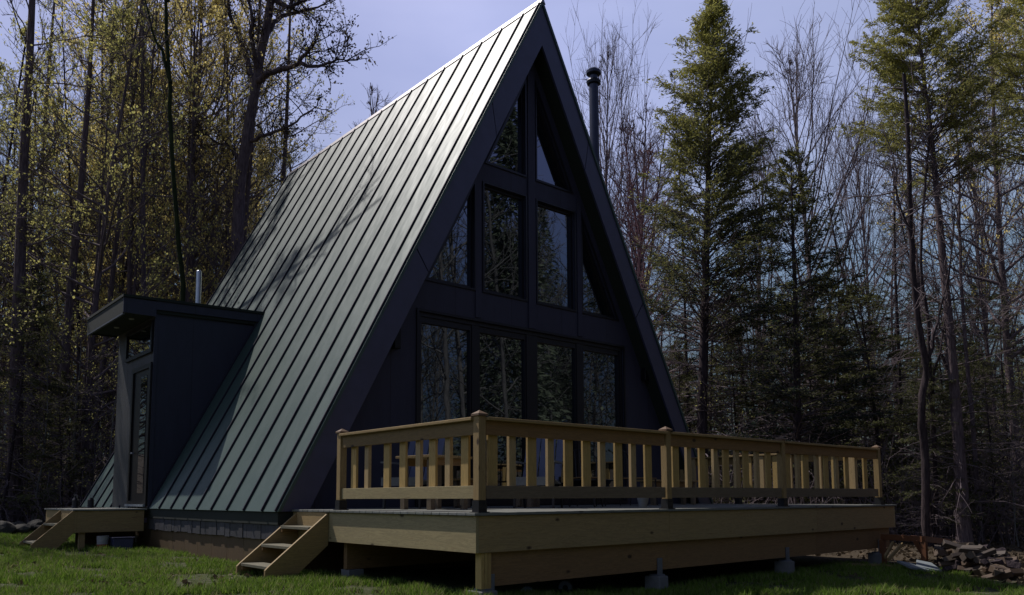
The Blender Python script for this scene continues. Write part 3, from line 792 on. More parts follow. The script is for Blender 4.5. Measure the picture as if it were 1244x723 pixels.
def np_mesh(name, V, F, mat, smooth=False):
    me = bpy.data.meshes.new(name); V = np.ascontiguousarray(V, np.float32); F = np.ascontiguousarray(F, np.int32)
    nf, k = F.shape
    me.vertices.add(len(V)); me.vertices.foreach_set('co', V.ravel())
    me.loops.add(nf*k); me.loops.foreach_set('vertex_index', F.ravel())
    me.polygons.add(nf); me.polygons.foreach_set('loop_start', np.arange(nf, dtype=np.int32)*k); me.polygons.foreach_set('loop_total', np.full(nf, k, np.int32))
    if smooth: me.polygons.foreach_set('use_smooth', np.ones(nf, bool))
    me.materials.append(mat); me.update(calc_edges=True); return me
def leaf_quads(P, D, L, Wd, rng):
    """quads centred on P along direction D, length L, width Wd"""
    n = len(P); D = D/(np.linalg.norm(D, axis=1, keepdims=True)+1e-9)
    r = rng.normal(size=(n, 3)); S = np.cross(D, r); S /= (np.linalg.norm(S, axis=1, keepdims=True)+1e-9)
    L = L[:, None]; Wd = Wd[:, None]
    v = np.stack([P-D*L*.5, P+S*Wd*.5-D*L*.05, P+D*L*.5, P-S*Wd*.5+D*L*.05], axis=1).reshape(-1, 3)
    return v, np.arange(n*4).reshape(n, 4)
def wig(rng, start, direc, L, n, curve, wob):
    pts = [np.array(start, float)]; d = np.array(direc, float); d /= np.linalg.norm(d); st = L/(n-1)
    for i in range(n-1):
        d = d + np.array(curve)*st + rng.normal(size=3)*wob; d /= np.linalg.norm(d); pts.append(pts[-1]+d*st)
    return np.array(pts)
def along(pts, t):
    s = t*(len(pts)-1); i = min(int(s), len(pts)-2); f = s-i; return pts[i]*(1-f)+pts[i+1]*f, pts[i+1]-pts[i]
def trunk(rng, Hh, r, lean=.02, wob=.02, n=16, top=.12):
    pts = wig(rng, (0, 0, -.3), (rng.normal()*lean, rng.normal()*lean, 1), Hh+.3, n, (0, 0, .02), wob)
    rad = r*(1-(1-top)*np.linspace(0, 1, n)**1.1); rad[0] *= 1.5; rad[1] *= 1.08
    return pts, rad
def bare_tree(seed, Hh=18, r=.2, h0=.35, nb=30, blen=.3, up=.75, twigs=1.0, wob=.02, fork=False, budn=0, budL=.07, lean=.02, crown_w=1.0, nl3=4, bt=.5):
    rng = np.random.default_rng(seed); tr_, rad = trunk(rng, Hh, r, lean, wob)
    T = [(tr_, rad, 8)]; B = []; P = []; D = []
    for i in range(nb):
        t = h0+(1-h0)*(i+rng.uniform(0, 1))/nb; t = min(t, .985)
        p, _ = along(tr_, t); az = rng.uniform(0, 2*np.pi); el = up*rng.uniform(.6, 1.25)
        prof = (math.sin(math.pi*min(1, (t-h0)/(1-h0)*.8+.22))) if h0 < .9 else 1
        L = Hh*blen*crown_w*prof*rng.uniform(.6, 1.15)
        d = (math.cos(az)*math.cos(el), math.sin(az)*math.cos(el), math.sin(el))
        b = wig(rng, p, d, L, 7, (0, 0, .12), .10); rb = max(.012, r*(1-t)*bt+.014)
        B.append((b, np.linspace(rb, .008, 7), 4))
        for j in range(int(7*twigs)):
            tt = rng.uniform(.15, 1); q, dd = along(b, tt)
            d2 = dd/np.linalg.norm(dd)+rng.normal(size=3)*.55+np.array([0, 0, .25]); L2 = L*rng.uniform(.25, .5)*(1.15-tt*.6)
            b2 = wig(rng, q, d2, L2, 5, (0, 0, .15), .12); B.append((b2, np.linspace(.011, .006, 5), 3))
            for k in range(nl3):
                q3, d3 = along(b2, rng.uniform(.2, 1)); d4 = d3/np.linalg.norm(d3)+rng.normal(size=3)*.5+np.array([0, 0, .1])
                L3 = L2*rng.uniform(.25, .55)+.12; b3 = wig(rng, q3, d4, L3, 3, (0, 0, .1), .1); B.append((b3, np.array([.007, .006, .004]), 3))
                if budn:
                    for _ in range(budn):
                        q4, d5 = along(b3, rng.uniform(.2, 1)); P.append(q4+rng.normal(size=3)*.07); D.append(d5+rng.normal(size=3)*.1)
    return T, B, np.array(P), np.array(D), rng
def hemlock(seed, Hh=16, r=.22, live=.35, nb=150, Lmax=2.6, dead=40, dens=1.0, needle=(.115, .034), shape=.8, droop=-.10, twin=False, clumpy=.5, oneside=None, el0=.15):
    rng = np.random.default_rng(seed); tr_, rad = trunk(rng, Hh, r, .012, .012, 18, .06)
    T = [(tr_, rad, 8)]; B = []; P = []; D = []
    for i in range(dead):
        t = rng.uniform(.08, live+.15); p, _ = along(tr_, t); az = rng.uniform(0, 6.28); el = rng.uniform(-.35, .25)
        L = Lmax*rng.uniform(.3, 1.0); b = wig(rng, p, (math.cos(az), math.sin(az), math.sin(el)), L, 6, (0, 0, -.06), .10)
        B.append((b, np.linspace(.022, .006, 6), 3))
        for j in range(5):
            q, dd = along(b, rng.uniform(.3, 1)); b2 = wig(rng, q, dd/np.linalg.norm(dd)+rng.normal(size=3)*.5, L*.3, 4, (0, 0, 0), .12); B.append((b2, np.linspace(.009, .005, 4), 3))
    for i in range(nb):
        u = (i+rng.uniform())/nb; t = live+(1-live)*u; t = min(.995, t)
        p, _ = along(tr_, t); az = rng.uniform(0, 6.28)
        L = Lmax*max(.06, (1-u)**shape)*rng.uniform(.55, 1.15)
        if rng.uniform() < .12: L *= 1.25
        el = el0+.45*u**2+rng.normal()*.12
        b = wig(rng, p, (math.cos(az)*math.cos(el), math.sin(az)*math.cos(el), math.sin(el)), L, 6, (0, 0, droop), .07)
        B.append((b, np.linspace(.012+.012*(1-u), .005, 6), 3))
        if rng.uniform() < clumpy*(1-u)**1.2: continue
        side = np.cross(b[-1]-b[0], [0, 0, 1.]); side /= np.linalg.norm(side)+1e-9
        ns = int(4+7*L/1.5*dens)
        for j in range(ns):
            tt = rng.uniform(.25, 1); q, dd = along(b, tt); dd = dd/np.linalg.norm(dd)
            sgn = rng.choice([-1, 1]); d2 = dd*.8+side*sgn*rng.uniform(.4, 1.)+np.array([0, 0, rng.uniform(-.35, .15)])
            L2 = (.18+.35*(1-tt)*L)*rng.uniform(.6, 1.3); b2 = wig(rng, q, d2, L2, 3, (0, 0, -.2), .08); B.append((b2, np.array([.006, .005, .003]), 3))
            nn = int(4+L2*22*dens)
            for k in range(nn):
                q3, d3 = along(b2, rng.uniform(0, 1)); P.append(q3+rng.normal(size=3)*np.array([.05, .05, .03])); D.append(d3/np.linalg.norm(d3)+rng.normal(size=3)*.5+np.array([0, 0, -.15]))
    return T, B, np.array(P), np.array(D), rng, needle
PROTO = {}
def make_proto(key, kind, matT, matB, matL, **kw):
    if kind == 'bare':
        bl = kw.pop('leafsize', (.08, .06)); T, B, P, D, rng = bare_tree(**kw)
    else:
        T, B, P, D, rng, bl = hemlock(**kw)
    V, F = tubes_mesh(T); mT = np_mesh('trunk', V, F, matT, True)
    V, F = tubes_mesh(B); mB = np_mesh('branches', V, F, matB)
    mL = None
    if len(P):
        n = len(P); L = bl[0]*rng.uniform(.6, 1.4, n); Wd = bl[1]*rng.uniform(.6, 1.4, n)
        V, F = leaf_quads(P, D, L, Wd, rng); mL = np_mesh('foliage', V, F, matL)
    PROTO[key] = (mT, mB, mL, kw.get('Hh', 16))
NAMES = {}
def plant(key, px, depth, py_top=None, sxy=1.0, rz=0, label=None, cat='tree', group=None, name='bare_tree', Hh=None, tilt=(0, 0)):
    mT, mB, mL, H0 = PROTO[key]; x, y, z = at(px, depth)
    hh = Hh if Hh else (top_h(py_top, depth)-z)
    s = hh/H0
    t = empty(name, (x, y, z), rz, label, cat, group); t.rotation_euler = (tilt[0], tilt[1], rz)
    t.scale = (s*sxy, s*sxy, s)
    for nm, me in (('trunk', mT), ('branches', mB), ('foliage', mL)):
        if me is None: continue
        o = bpy.data.objects.new(nm, me); COL.objects.link(o); o.parent = t
    return t
dk_, tw_, pl_ = M['bark_dark'], M['twig'], M['bark_pale']
# bare trees
make_proto('bareA', 'bare', M['bark'], tw_, None, seed=1, Hh=18, r=.17, h0=.38, nb=30, blen=.24, up=.85)
make_proto('bareB', 'bare', dk_, tw_, None, seed=2, Hh=18, r=.15, h0=.25, nb=32, blen=.20, up=.6, wob=.035)
make_proto('bareC', 'bare', M['bark'], tw_, None, seed=3, Hh=18, r=.11, h0=.5, nb=20, blen=.2, up=.9, wob=.03)
make_proto('fan', 'bare', M['twig'], tw_, None, seed=4, Hh=18, r=.14, h0=.12, nb=60, blen=.50, up=1.12, wob=.02, nl3=5)
make_proto('redfan', 'bare', M['twig_red'], M['twig_red'], leafmat('red_buds', (.10, .05, .05), (.24, .15, .13)), seed=5, Hh=15, r=.13, h0=.2, nb=40, blen=.34, up=.8, budn=1, leafsize=(.08, .05))
make_proto('budA', 'bare', M['bark'], tw_, M['leaf_bud'], seed=6, Hh=18, r=.16, h0=.3, nb=40, blen=.27, up=.6, budn=8, leafsize=(.085, .062))
make_proto('budB', 'bare', M['bark'], tw_, M['leaf_bud2'], seed=7, Hh=18, r=.12, h0=.18, nb=40, blen=.24, up=.4, budn=6, leafsize=(.080, .058))
make_proto('sapling', 'bare', pl_, tw_, M['leaf_bud2'], seed=8, Hh=8, r=.045, h0=.15, nb=22, blen=.26, up=.5, budn=1, wob=.05, leafsize=(.07, .05))
make_proto('oak', 'bare', M['bark'], dk_, None, seed=9, Hh=20, r=.33, h0=.42, nb=20, blen=.36, up=.35, wob=.04, nl3=5)
make_proto('slim', 'bare', dk_, tw_, None, seed=10, Hh=18, r=.10, h0=.3, nb=16, blen=.13, up=.4, wob=.05)
make_proto('pole', 'bare', M['bark'], tw_, M['leaf_bud2'], seed=22, Hh=20, r=.21, h0=.30, nb=26, blen=.16, up=.25, wob=.012, budn=4, leafsize=(.08, .06), bt=.14)
make_proto('mossy', 'bare', M['bark_moss'], tw_, None, seed=21, Hh=20, r=.16, h0=.70, nb=10, blen=.2, up=.8, wob=.03)
# hemlocks
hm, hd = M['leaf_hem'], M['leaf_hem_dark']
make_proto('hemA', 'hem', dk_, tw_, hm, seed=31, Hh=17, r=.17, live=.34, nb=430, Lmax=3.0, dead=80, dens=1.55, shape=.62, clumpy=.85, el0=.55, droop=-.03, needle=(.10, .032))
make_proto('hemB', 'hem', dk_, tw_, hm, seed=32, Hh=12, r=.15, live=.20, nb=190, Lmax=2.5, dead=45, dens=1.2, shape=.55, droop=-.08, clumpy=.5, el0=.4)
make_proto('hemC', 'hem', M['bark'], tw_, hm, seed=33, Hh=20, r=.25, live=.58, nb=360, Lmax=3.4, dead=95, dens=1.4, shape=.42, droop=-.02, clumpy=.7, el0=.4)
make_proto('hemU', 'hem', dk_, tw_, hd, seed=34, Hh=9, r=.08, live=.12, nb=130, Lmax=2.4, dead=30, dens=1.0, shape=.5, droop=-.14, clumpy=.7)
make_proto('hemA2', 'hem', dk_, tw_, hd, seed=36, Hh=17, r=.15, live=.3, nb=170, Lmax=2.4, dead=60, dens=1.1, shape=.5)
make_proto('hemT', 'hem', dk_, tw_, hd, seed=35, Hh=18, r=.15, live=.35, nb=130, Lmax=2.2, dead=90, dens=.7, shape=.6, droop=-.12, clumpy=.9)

# ---- named trees, right-hand side
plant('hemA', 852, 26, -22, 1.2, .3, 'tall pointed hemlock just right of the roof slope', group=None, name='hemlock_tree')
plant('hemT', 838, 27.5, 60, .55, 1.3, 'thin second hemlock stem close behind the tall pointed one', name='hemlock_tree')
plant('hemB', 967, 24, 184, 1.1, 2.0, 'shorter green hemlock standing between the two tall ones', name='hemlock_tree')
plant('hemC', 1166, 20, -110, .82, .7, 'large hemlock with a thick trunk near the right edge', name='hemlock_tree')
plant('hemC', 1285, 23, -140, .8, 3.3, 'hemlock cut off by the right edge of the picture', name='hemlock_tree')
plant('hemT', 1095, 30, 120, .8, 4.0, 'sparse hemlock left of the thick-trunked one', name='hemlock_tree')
plant('fan', 1000, 36, 42, .9, .4, 'leafless fan-shaped tree in the sky gap between the hemlocks', name='bare_tree')
plant('fan', 742, 38, 38, .62, 2.1, 'leafless pale tree rising behind the stovepipe', name='bare_tree')
plant('fan', 925, 46, 150, .8, 3.0, 'pale leafless tree between the pointed hemlock and the shorter one', name='bare_tree')
plant('fan', 1062, 44, 130, .7, 5.0, 'pale leafless tree left of the large thick-trunked hemlock', name='bare_tree')
plant('fan', 1210, 40, 60, .7, 1.0, 'pale leafless tree behind the hemlock at the right edge', name='bare_tree')
plant('redfan', 792, 36, 110, .8, 4.0, 'taller reddish budding tree between the stovepipe and the pointed hemlock', name='budding_tree')
plant('redfan', 768, 30, 165, .8, 1.0, 'reddish budding tree right of the roof slope', name='budding_tree')
plant('budB', 800, 34, 200, .7, 1.9, 'brownish leafing tree low behind the right roof slope', name='budding_tree')
plant('bareC', 1186, 23, 60, .9, 4.4, 'thin bare trunk just right of the thick hemlock trunk', name='bare_tree')
plant('budA', 1235, 30, -60, .9, 5.0, 'yellow leafing tree in the top right corner', name='budding_tree')
# ---- named trees, left-hand side
def custom_tree(label, name, depth, tr_px, limbs, r0_, matT, matB, seed, twn, leaf=None):
    """a trunk and limbs along given points: (px, py, depth offset)"""
    rng = np.random.default_rng(seed); base = np.array(at(tr_px[0][0], depth)); base[2] -= .3
    t = empty(name, tuple(base), 0, label, 'tree')
    def pt(p): return np.array(lat(p[0], p[1], depth+(p[2] if len(p) > 2 else 0)))-base
    def dense(ps, n, w_):
        ps = np.array(ps); q = []
        E = np.vstack([2*ps[0]-ps[1], ps, 2*ps[-1]-ps[-2]])
        for i in range(len(ps)-1):
            a, b, c, d = E[i], E[i+1], E[i+2], E[i+3]
            for k in range(n):
                u = k/n; q.append(.5*((2*b)+(c-a)*u+(2*a-5*b+4*c-d)*u*u+(3*b-a-3*c+d)*u**3)+rng.normal(size=3)*w_*.5)
        q.append(ps[-1]); return np.array(q)
    tp_ = dense([np.zeros(3)]+[pt(p) for p in tr_px], 3, .03); T = [(tp_, r0_*(1-.62*np.linspace(0, 1, len(tp_))), 10)]
    B = []; L2 = []; P = []; D = []
    for lm_, rl in limbs:
        q = dense([pt(p) for p in lm_], 3, .06); T.append((q, rl*(1-.8*np.linspace(0, 1, len(q))), 7)); L2.append(q)
    for q in L2+([tp_[len(tp_)//2:]] if twn[1] else []):
        for _ in range(twn[0]):
            tt = rng.uniform(.2, 1); p, dd = along(q, tt); d2 = dd/np.linalg.norm(dd)*.6+rng.normal(size=3)*.7+np.array([0, 0, .15]); L = rng.uniform(.5, 1.7)
            b = wig(rng, p, d2, L, 6, (0, 0, .1), .2); B.append((b, np.linspace(.022, .007, 6), 4))
            for j in range(7):
                q2, d3 = along(b, rng.uniform(.2, 1)); b2 = wig(rng, q2, d3/np.linalg.norm(d3)+rng.normal(size=3)*.7, L*.35, 4, (0, 0, .05), .2); B.append((b2, np.array([.010, .008, .006, .004]), 3))
                for k in range(4):
                    q3, d4 = along(b2, rng.uniform(.3, 1)); P.append(q3+rng.normal(size=3)*.06); D.append(d4)
    V, F = tubes_mesh(T); o = bpy.data.objects.new('trunk', np_mesh('trunk', V, F, matT, True)); COL.objects.link(o); o.parent = t
    if B:
        V, F = tubes_mesh(B); o = bpy.data.objects.new('branches', np_mesh('branches', V, F, matB)); COL.objects.link(o); o.parent = t
    if leaf:
        P = np.array(P); D = np.array(D); n = len(P); V, F = leaf_quads(P, D, rng.uniform(.06, .12, n), rng.uniform(.04, .08, n), rng)
        o = bpy.data.objects.new('foliage', np_mesh('foliage', V, F, leaf)); COL.objects.link(o); o.parent = t
    return t
custom_tree('dark mossy trunk rising behind the entry roof', 'bare_tree', 19.5, [(223, 600), (223, 470), (222, 370), (217, 300), (209, 190), (206, 110), (203, 40), (200, -40), (198, -160)],
    [([(206, 100), (196, 60), (180, 20), (172, -40)], .05), ([(201, 0), (214, -60), (230, -130)], .05)], .078, M['bark_moss'], tw_, 1, (6, 0))
custom_tree('thick purple-brown oak with long crooked limbs over the roof', 'oak_tree', 27, [(283, 600), (284, 430), (288, 300), (292, 230), (303, 150), (313, 95), (322, 40), (330, -10), (334, -90), (345, -170)],
    [([(311, 100), (328, 88, -.5), (345, 84, -1), (362, 75, -1.3), (376, 60, -1.6), (384, 52, -1.8)], .13), ([(362, 75, -1.3), (380, 80, -1.4), (398, 78, -1.2), (410, 73, -1.2), (426, 77, -1)], .07),
     ([(323, 40), (336, 24, .4), (356, 16, .8), (378, 12, 1), (402, 0, 1.2)], .10), ([(332, 0), (350, 8, -.4), (366, 4, -.6), (385, -10, -.8)], .10),
     ([(304, 172), (322, 164, -.4), (343, 156, -.8), (366, 143, -1), (386, 128, -1.2)], .075), ([(309, 120), (300, 70, 1), (285, 30, 1.5), (270, -20, 2)], .13), ([(327, 20), (322, -30, .5), (300, -80, 1)], .1),
     ([(296, 200), (280, 180, .5), (258, 172, 1), (240, 150, 1.2)], .07), ([(314, 90), (305, 40, -.8), (303, 0, -1), (290, -60, -1.4)], .09)], .25, M['bark'], dk_, 3, (17, 1), leafmat('oak_leaves', (.03, .025, .03), (.16, .13, .08), .3))
plant('budA', 240, 30, -110, 1.0, 1.4, 'tree with bright yellow spring leaves at the top, left of the oak', name='budding_tree')
plant('budA', 175, 34, -90, 1.0, 3.4, 'yellow leafing tree behind the dark mossy trunk', name='budding_tree')
plant('pole', 20, 23, -330, .85, .5, 'wide dark trunk near the left edge of the picture', name='bare_tree')
plant('pole', 62, 24, -200, .8, 2.5, 'second thick trunk from the left edge', name='bare_tree')
plant('budB', 100, 24, -80, 1.0, 1.5, 'leafing tree with a straight thin trunk above the porch steps', name='budding_tree')
custom_tree('crooked dark bare trunk left of the thick hemlock', 'bare_tree', 19.5, [(1127, 668), (1124, 560), (1119, 500), (1124, 440), (1113, 370), (1108, 300), (1106, 240), (1102, 160), (1098, 90)],
    [([(1119, 500), (1128, 440), (1138, 390), (1152, 330), (1160, 260)], .05), ([(1108, 300), (1094, 250), (1084, 200)], .035)], .11, dk_, tw_, 5, (9, 1))
custom_tree('slender bare stem standing beside the crooked dark trunk', 'bare_tree', 20.5, [(1138, 660), (1137, 560), (1131, 480), (1128, 400), (1118, 320), (1122, 240), (1130, 160)],
    [([(1131, 480), (1146, 400), (1156, 320), (1158, 250)], .035)], .065, dk_, tw_, 6, (9, 1))
# ---- the rest of the woods, each tree its own object
rr = random.Random(5)
kinds = {'bareA': ('bare_tree', 'straight bare hardwood in the woods'), 'bareB': ('bare_tree', 'dark bare tree with spreading twigs in the woods'),
         'bareC': ('bare_tree', 'tall bare pole-like trunk in the woods'), 'slim': ('bare_tree', 'slim crooked bare trunk in the woods'),
         'budA': ('budding_tree', 'yellow leafing tree in the woods'), 'budB': ('budding_tree', 'green leafing tree in the woods'),
         'hemT': ('hemlock_tree', 'sparse tall hemlock in the woods'), 'hemA2': ('hemlock_tree', 'full dark hemlock in the woods'), 'pole': ('bare_tree', 'straight brown trunk with short twigs in the woods'), 'hemU': ('hemlock_tree', 'young dark hemlock in the woods'),
         'sapling': ('sapling', 'thin sapling in the woods')}
def zone(px): return 'left of the cabin' if px < 350 else ('behind the cabin' if px < 790 else 'right of the cabin')
def scatter(keys, n, pxr, dr, topr=None, hr=None, wr=(.8, 1.1)):
    for i in range(n):
        k = rr.choice(keys); px = pxr[0]+(pxr[1]-pxr[0])*(i+rr.random())/n; dp = rr.uniform(*dr)
        nm, lb = kinds[k]; hh = rr.uniform(*hr) if hr else None
        g_ = lb.replace('in the woods', '').strip()+'s '+zone(px)
        plant(k, px, dp, rr.uniform(*topr) if topr else None, rr.uniform(*wr), rr.uniform(0, 6.28), lb.replace('in the woods', 'in the woods '+zone(px)), group=g_, name=nm, Hh=hh, tilt=(rr.gauss(0, .02), rr.gauss(0, .02)))
scatter(['bareC', 'bareB', 'bareC', 'slim', 'budB', 'slim'], 20, (-60, 330), (26, 40), hr=(16, 22), wr=(.6, .9))
scatter(['budA', 'budB', 'bareB', 'hemT'], 12, (-60, 300), (24, 44), hr=(15, 21), wr=(.65, .95))
scatter(['bareC', 'slim', 'bareC', 'bareB'], 18, (-60, 330), (42, 56), hr=(15, 22), wr=(.6, .9))
scatter(['hemT', 'hemT', 'hemT'], 8, (-40, 300), (28, 46), hr=(13, 20))
scatter(['budB', 'hemA2', 'bareB'], 12, (-330, -60), (18, 34), hr=(14, 20))
scatter(['budA', 'budB'], 9, (-40, 330), (27, 46), hr=(15, 23), wr=(.5, .8))
scatter(['pole', 'bareC', 'slim'], 26, (-40, 335), (24, 42), hr=(19, 26), wr=(.32, .55))
scatter(['bareC', 'slim'], 16, (-40, 335), (28, 48), hr=(16, 23), wr=(.4, .7))
scatter(['pole'], 5, (80, 330), (26, 38), hr=(17, 24), wr=(.55, .8))
scatter(['budA'], 6, (60, 330), (30, 46), hr=(17, 23), wr=(.7, 1))
scatter(['sapling', 'sapling', 'hemU'], 20, (-40, 150), (21, 32), hr=(4, 8))
scatter(['bareC', 'bareB'], 6, (400, 540), (44, 56), topr=(75, 150))
scatter(['bareA', 'bareB', 'fan' if False else 'bareC'], 5, (700, 800), (44, 56), topr=(100, 220))
scatter(['hemU', 'hemU', 'hemT', 'hemU', 'sapling'], 46, (790, 1290), (25, 44), topr=(310, 480), wr=(.9, 1.3))
scatter(['slim', 'bareC', 'bareB', 'hemT'], 20, (800, 1280), (28, 44), topr=(240, 380))
scatter(['bareC', 'slim', 'bareC'], 12, (1060, 1290), (24, 44), topr=(100, 260))
scatter(['hemU', 'sapling'], 8, (1080, 1290), (20, 28), topr=(420, 540))

# ---- far woods as one mass on the rising ground, all round
def mass(name, n, ring_fn, keys, seed, hr):
    rng = np.random.default_rng(seed); VV = []; FF = []; base = 0
    src = []
    for k in range(5):
        T, B, P, D, r_ = bare_tree(seed=100+k, Hh=16, r=.12 if keys is None else .085, h0=.2, nb=30, blen=.20, up=.7, nl3=1 if keys is None else 2, twigs=.9, bt=.2)
        T = [(p, rd, 5) for p, rd, s in T]; B = [(p[::2], rd[::2]*1.3, 3) for p, rd, s in B]
        src.append(tubes_mesh(T+B))
    for i in range(n):
        V, F = src[rng.integers(5)]; x, y = ring_fn(rng); z = gz(x, y); a = rng.uniform(0, 6.28); s = rng.uniform(*hr)/16
        c, sn = math.cos(a), math.sin(a); Rm = np.array([[c, sn, 0], [-sn, c, 0], [0, 0, 1]])
        VV.append((V@Rm)*s*np.array([1, 1, 1])+np.array([x, y, z])); FF.append(F+base); base += len(V)
    return np.concatenate(VV), np.concatenate(FF)
def ringA(rng):
    px = rng.uniform(-120, 1360); dp = rng.uniform(52, 85); x, y, z = at(px, dp); return x, y
V, F = mass('distant_woods', 220, ringA, None, 50, (8, 16))
me = np_mesh('distant_woods', V, F, simple('distant_bark', (.075, .070, .062), 1, 0, 0, spec=.1)); o = bpy.data.objects.new('distant_woods', me); COL.objects.link(o)
tag(o, 'hazy mass of bare distant trees on the rising ground beyond', 'woods', kind='stuff')
# understorey brush: twigs and small dark leaves low between the trees
rng = np.random.default_rng(77); P = []; D = []; polys = []
for i in range(5200):
    px = rng.uniform(-60, 1310); dp = rng.uniform(21, 60)
    if 150 < px < 790 and dp < 34: continue
    x, y, z = at(px, dp); hh = rng.uniform(.6, 3.2)
    if px < 150: hh *= .75
    d = np.array([rng.normal()*.35, rng.normal()*.35, 1]); b = wig(rng, (x, y, z), d, hh, 4, (0, 0, 0), .12); polys.append((b, np.linspace(.014, .006, 4), 3))
    for k in range(3):
        q, dd = along(b, rng.uniform(.3, 1)); b2 = wig(rng, q, dd/np.linalg.norm(dd)+rng.normal(size=3)*.7, hh*.45, 3, (0, 0, 0), .15); polys.append((b2, np.array([.008, .007, .004]), 3))
        for m_ in range(int(rng.integers(0, 5))):
            q2, d2 = along(b2, rng.uniform(.2, 1)); P.append(q2+rng.normal(size=3)*.08); D.append(d2+rng.normal(size=3)*.4)
V, F = tubes_mesh(polys); me = np_mesh('undergrowth_twigs', V, F, M['twig']); o = bpy.data.objects.new('undergrowth', me); COL.objects.link(o)
tag(o, 'tangle of bare twigs growing low between the trees', 'undergrowth', kind='stuff')
P = np.array(P); n = len(P); V, F = leaf_quads(P, np.array(D), rng.uniform(.08, .18, n), rng.uniform(.05, .1, n), rng)
me = np_mesh('undergrowth_leaves', V, F, M['leaf_bush']); o = bpy.data.objects.new('undergrowth_leaves', me); COL.objects.link(o)
tag(o, 'sparse dull leaves of the low brush between the trees', 'undergrowth', kind='stuff')

# woods on the near side of the clearing, behind the photographer (they show in the window panes)
def ringB(rng):
    a = rng.uniform(R(-100), R(20)); d = rng.uniform(17, 46); x = 2+d*math.cos(a)*1.0; y = -6+d*math.sin(a); 
    return (x, y)
def ringB2(rng):
    while True:
        x, y = rng.uniform(-14, 48), rng.uniform(-48, -13)
        if math.hypot(x+9.4, y+10.2) > 7 and not (y > -15 and x < 2): return x, y
V, F = mass('near_woods', 130, ringB2, 'slim', 51, (18, 27))
me = np_mesh('clearing_edge_woods', V, F, M['bark_pale']); o = bpy.data.objects.new('clearing_edge_woods', me); COL.objects.link(o)
tag(o, 'woods edging the clearing opposite the cabin front', 'woods', kind='stuff')
rng = np.random.default_rng(88); P = []; D = []
for i in range(30):
    x, y = ringB2(rng); z = gz(x, y); hh = rng.uniform(12, 26)
    n = 3200; u = rng.uniform(0, 1, n)**.8; rad_ = 2.8*(1-u)**.7*np.sqrt(rng.uniform(.05, 1, n)); a = rng.uniform(0, 6.28, n)
    P.append(np.stack([x+rad_*np.cos(a), y+rad_*np.sin(a), z+hh*(.15+.85*u)], 1)); D.append(np.stack([np.cos(a), np.sin(a), -.3+0*a], 1)+rng.normal(size=(n, 3))*.3)
P = np.concatenate(P); D = np.concatenate(D); n = len(P)
V, F = leaf_quads(P, D, rng.uniform(.25, .5, n), rng.uniform(.08, .16, n), rng)
me = np_mesh('clearing_edge_foliage', V, F, leafmat('edge_needles', (.03, .045, .035), (.22, .26, .16), .2)); o = bpy.data.objects.new('clearing_edge_foliage', me); COL.objects.link(o)
tag(o, 'evergreen foliage edging the clearing opposite the cabin front', 'woods', kind='stuff')

# ---- grass, litter and stones
def lawn_ok(x, y):
    n_ = mnoise.noise(Vector((x*.35, y*.35, 9)))
    d = ((x+5.5)/10)**2+((y-.5)/12.5)**2
    d2 = (x*.80-(y+4.6)*.60)-5.4
    return d+.35*n_ < 1.0 and d2 < .25*n_*2
rng = np.random.default_rng(5); P = []
cnt = 0
while cnt < 150000:
    px = rng.uniform(-30, 1270); py = 604+1/rng.uniform(1/142, 1/30); dp = (1.0)*FOC/(py-604)
    if dp > 30: continue
    lat_ = (px-622)/FOC*dp; x = CAM[0]+math.sin(YAW)*dp+math.cos(YAW)*lat_; y = CAM[1]+math.cos(YAW)*dp-math.sin(YAW)*lat_
    if (-4.75 < x < 4.8 and -.3 < y < 10): continue
    if x > XL+.3 and x < XR-.3 and YD+.4 < y < .2 : continue
    if not lawn_ok(x, y): continue
    if math.hypot(x+5.75, y+.85) < .55+.25*mnoise.noise(Vector((x*3, y*3, 0))) and rng.uniform() > .15: continue
    pn = mnoise.noise(Vector((x*1.7, y*1.7, 1)))+.5*mnoise.noise(Vector((x*5, y*5, 2)))
    if rng.uniform() > .42+1.5*pn: continue
    P.append((x, y, gz(x, y))); cnt += 1
P = np.array(P); n = len(P); hgt = rng.uniform(.03, .085, n)*np.array([1+max(0, 1.1*mnoise.noise(Vector((p[0]*2.3, p[1]*2.3, 5))))+(.15 if abs(p[1]-YD) < .3 else 0) for p in P])
ln = rng.normal(size=(n, 2))*.45; tipv = P+np.stack([ln[:, 0]*hgt, ln[:, 1]*hgt, hgt], 1)
a = rng.uniform(0, np.pi, n); wv = np.stack([np.cos(a), np.sin(a), 0*a], 1)*rng.uniform(.005, .010, n)[:, None]
V = np.stack([P-wv, P+wv, tipv], 1).reshape(-1, 3); F = np.arange(n*3).reshape(n, 3)
me = np_mesh('lawn_grass', V, F, M['grass']); o = bpy.data.objects.new('lawn_grass', me); COL.objects.link(o); tag(o, 'short patchy spring grass round the cabin', 'grass', kind='stuff')
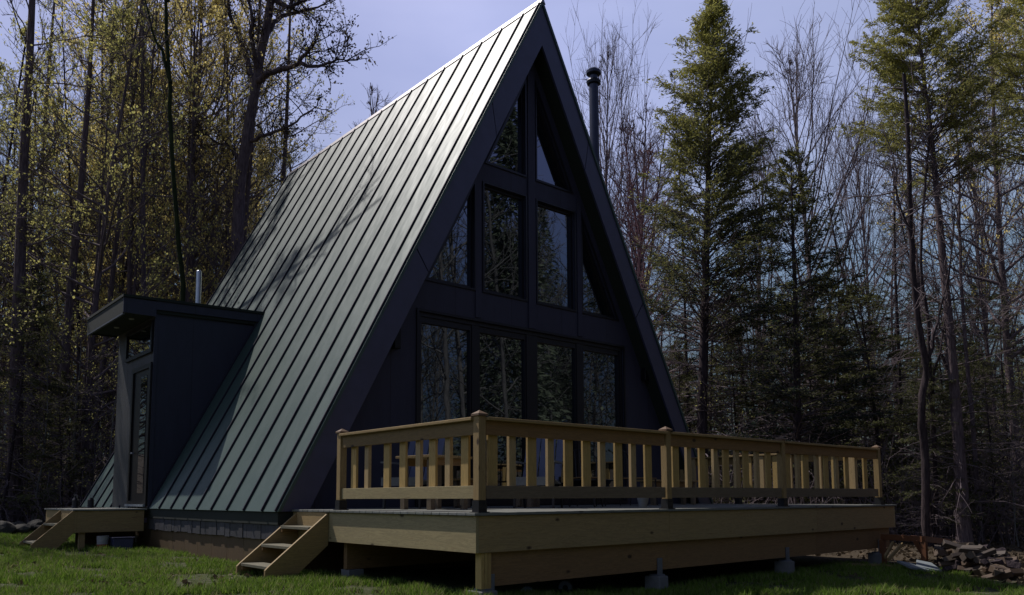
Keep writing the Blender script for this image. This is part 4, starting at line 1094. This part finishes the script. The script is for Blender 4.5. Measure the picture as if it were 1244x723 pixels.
# dead leaves
P = []; 
for i in range(26000):
    px = rng.uniform(-30, 1270); dp = rng.uniform(8, 40)**1.0; lat_ = (px-622)/FOC*dp; x = CAM[0]+math.sin(YAW)*dp+math.cos(YAW)*lat_; y = CAM[1]+math.cos(YAW)*dp-math.sin(YAW)*lat_
    if (-4.9 < x < 4.8 and YD < y < 10): continue
    if lawn_ok(x, y) and rng.uniform() > .16: continue
    P.append((x, y, gz(x, y)+.02))
P = np.array(P); n = len(P); D = rng.normal(size=(n, 3))*np.array([1, 1, .25])
V, F = leaf_quads(P, D, rng.uniform(.06, .13, n), rng.uniform(.05, .09, n), rng); me = np_mesh('fallen_leaves', V, F, M['leaf_dead'])
o = bpy.data.objects.new('fallen_leaves', me); COL.objects.link(o); tag(o, 'dry brown leaves lying on the forest floor', 'leaves', kind='stuff')
# stones by the porch steps and along the lawn edge
rr = random.Random(21)
def rock(px, dp, s, label, group, lift=0.0):
    x, y, z = at(px, dp); import bmesh
    bm = bmesh.new(); bmesh.ops.create_icosphere(bm, subdivisions=2, radius=1)
    sd_ = rr.random()*50
    for v in bm.verts:
        k_ = 1+.35*mnoise.noise(v.co*1.3+Vector((sd_, 0, 0))); v.co = Vector((v.co.x*s*k_*1.3, v.co.y*s*k_, v.co.z*s*.6*k_))
    me = bpy.data.meshes.new('rock'); bm.to_mesh(me); bm.free(); me.materials.append(M['rock']); o = bpy.data.objects.new('rock', me); COL.objects.link(o)
    o.location = (x, y, z+s*.2+lift); o.rotation_euler = (rr.uniform(-.3, .3), rr.uniform(-.3, .3), rr.uniform(0, 6)); tag(o, label, 'rock', group)
for i in range(26):
    rock(rr.uniform(-5, 60) if i < 18 else rr.uniform(60, 98), rr.uniform(18.5, 23), rr.uniform(.08, .22), 'rough grey fieldstone in the low heap behind the porch steps', 'fieldstones behind the porch steps', rr.uniform(0, .2))
for i in range(7):
    rock(rr.uniform(108, 150), rr.uniform(14.6, 15.4), rr.uniform(.05, .12), 'small stone on the dirt under the entry porch', 'stones under the entry porch')
for i in range(14):
    rock(rr.uniform(1135, 1225), rr.uniform(12.2, 13.6), rr.uniform(.06, .14), 'small rough stone among the logs right of the deck', 'stones among the logs')
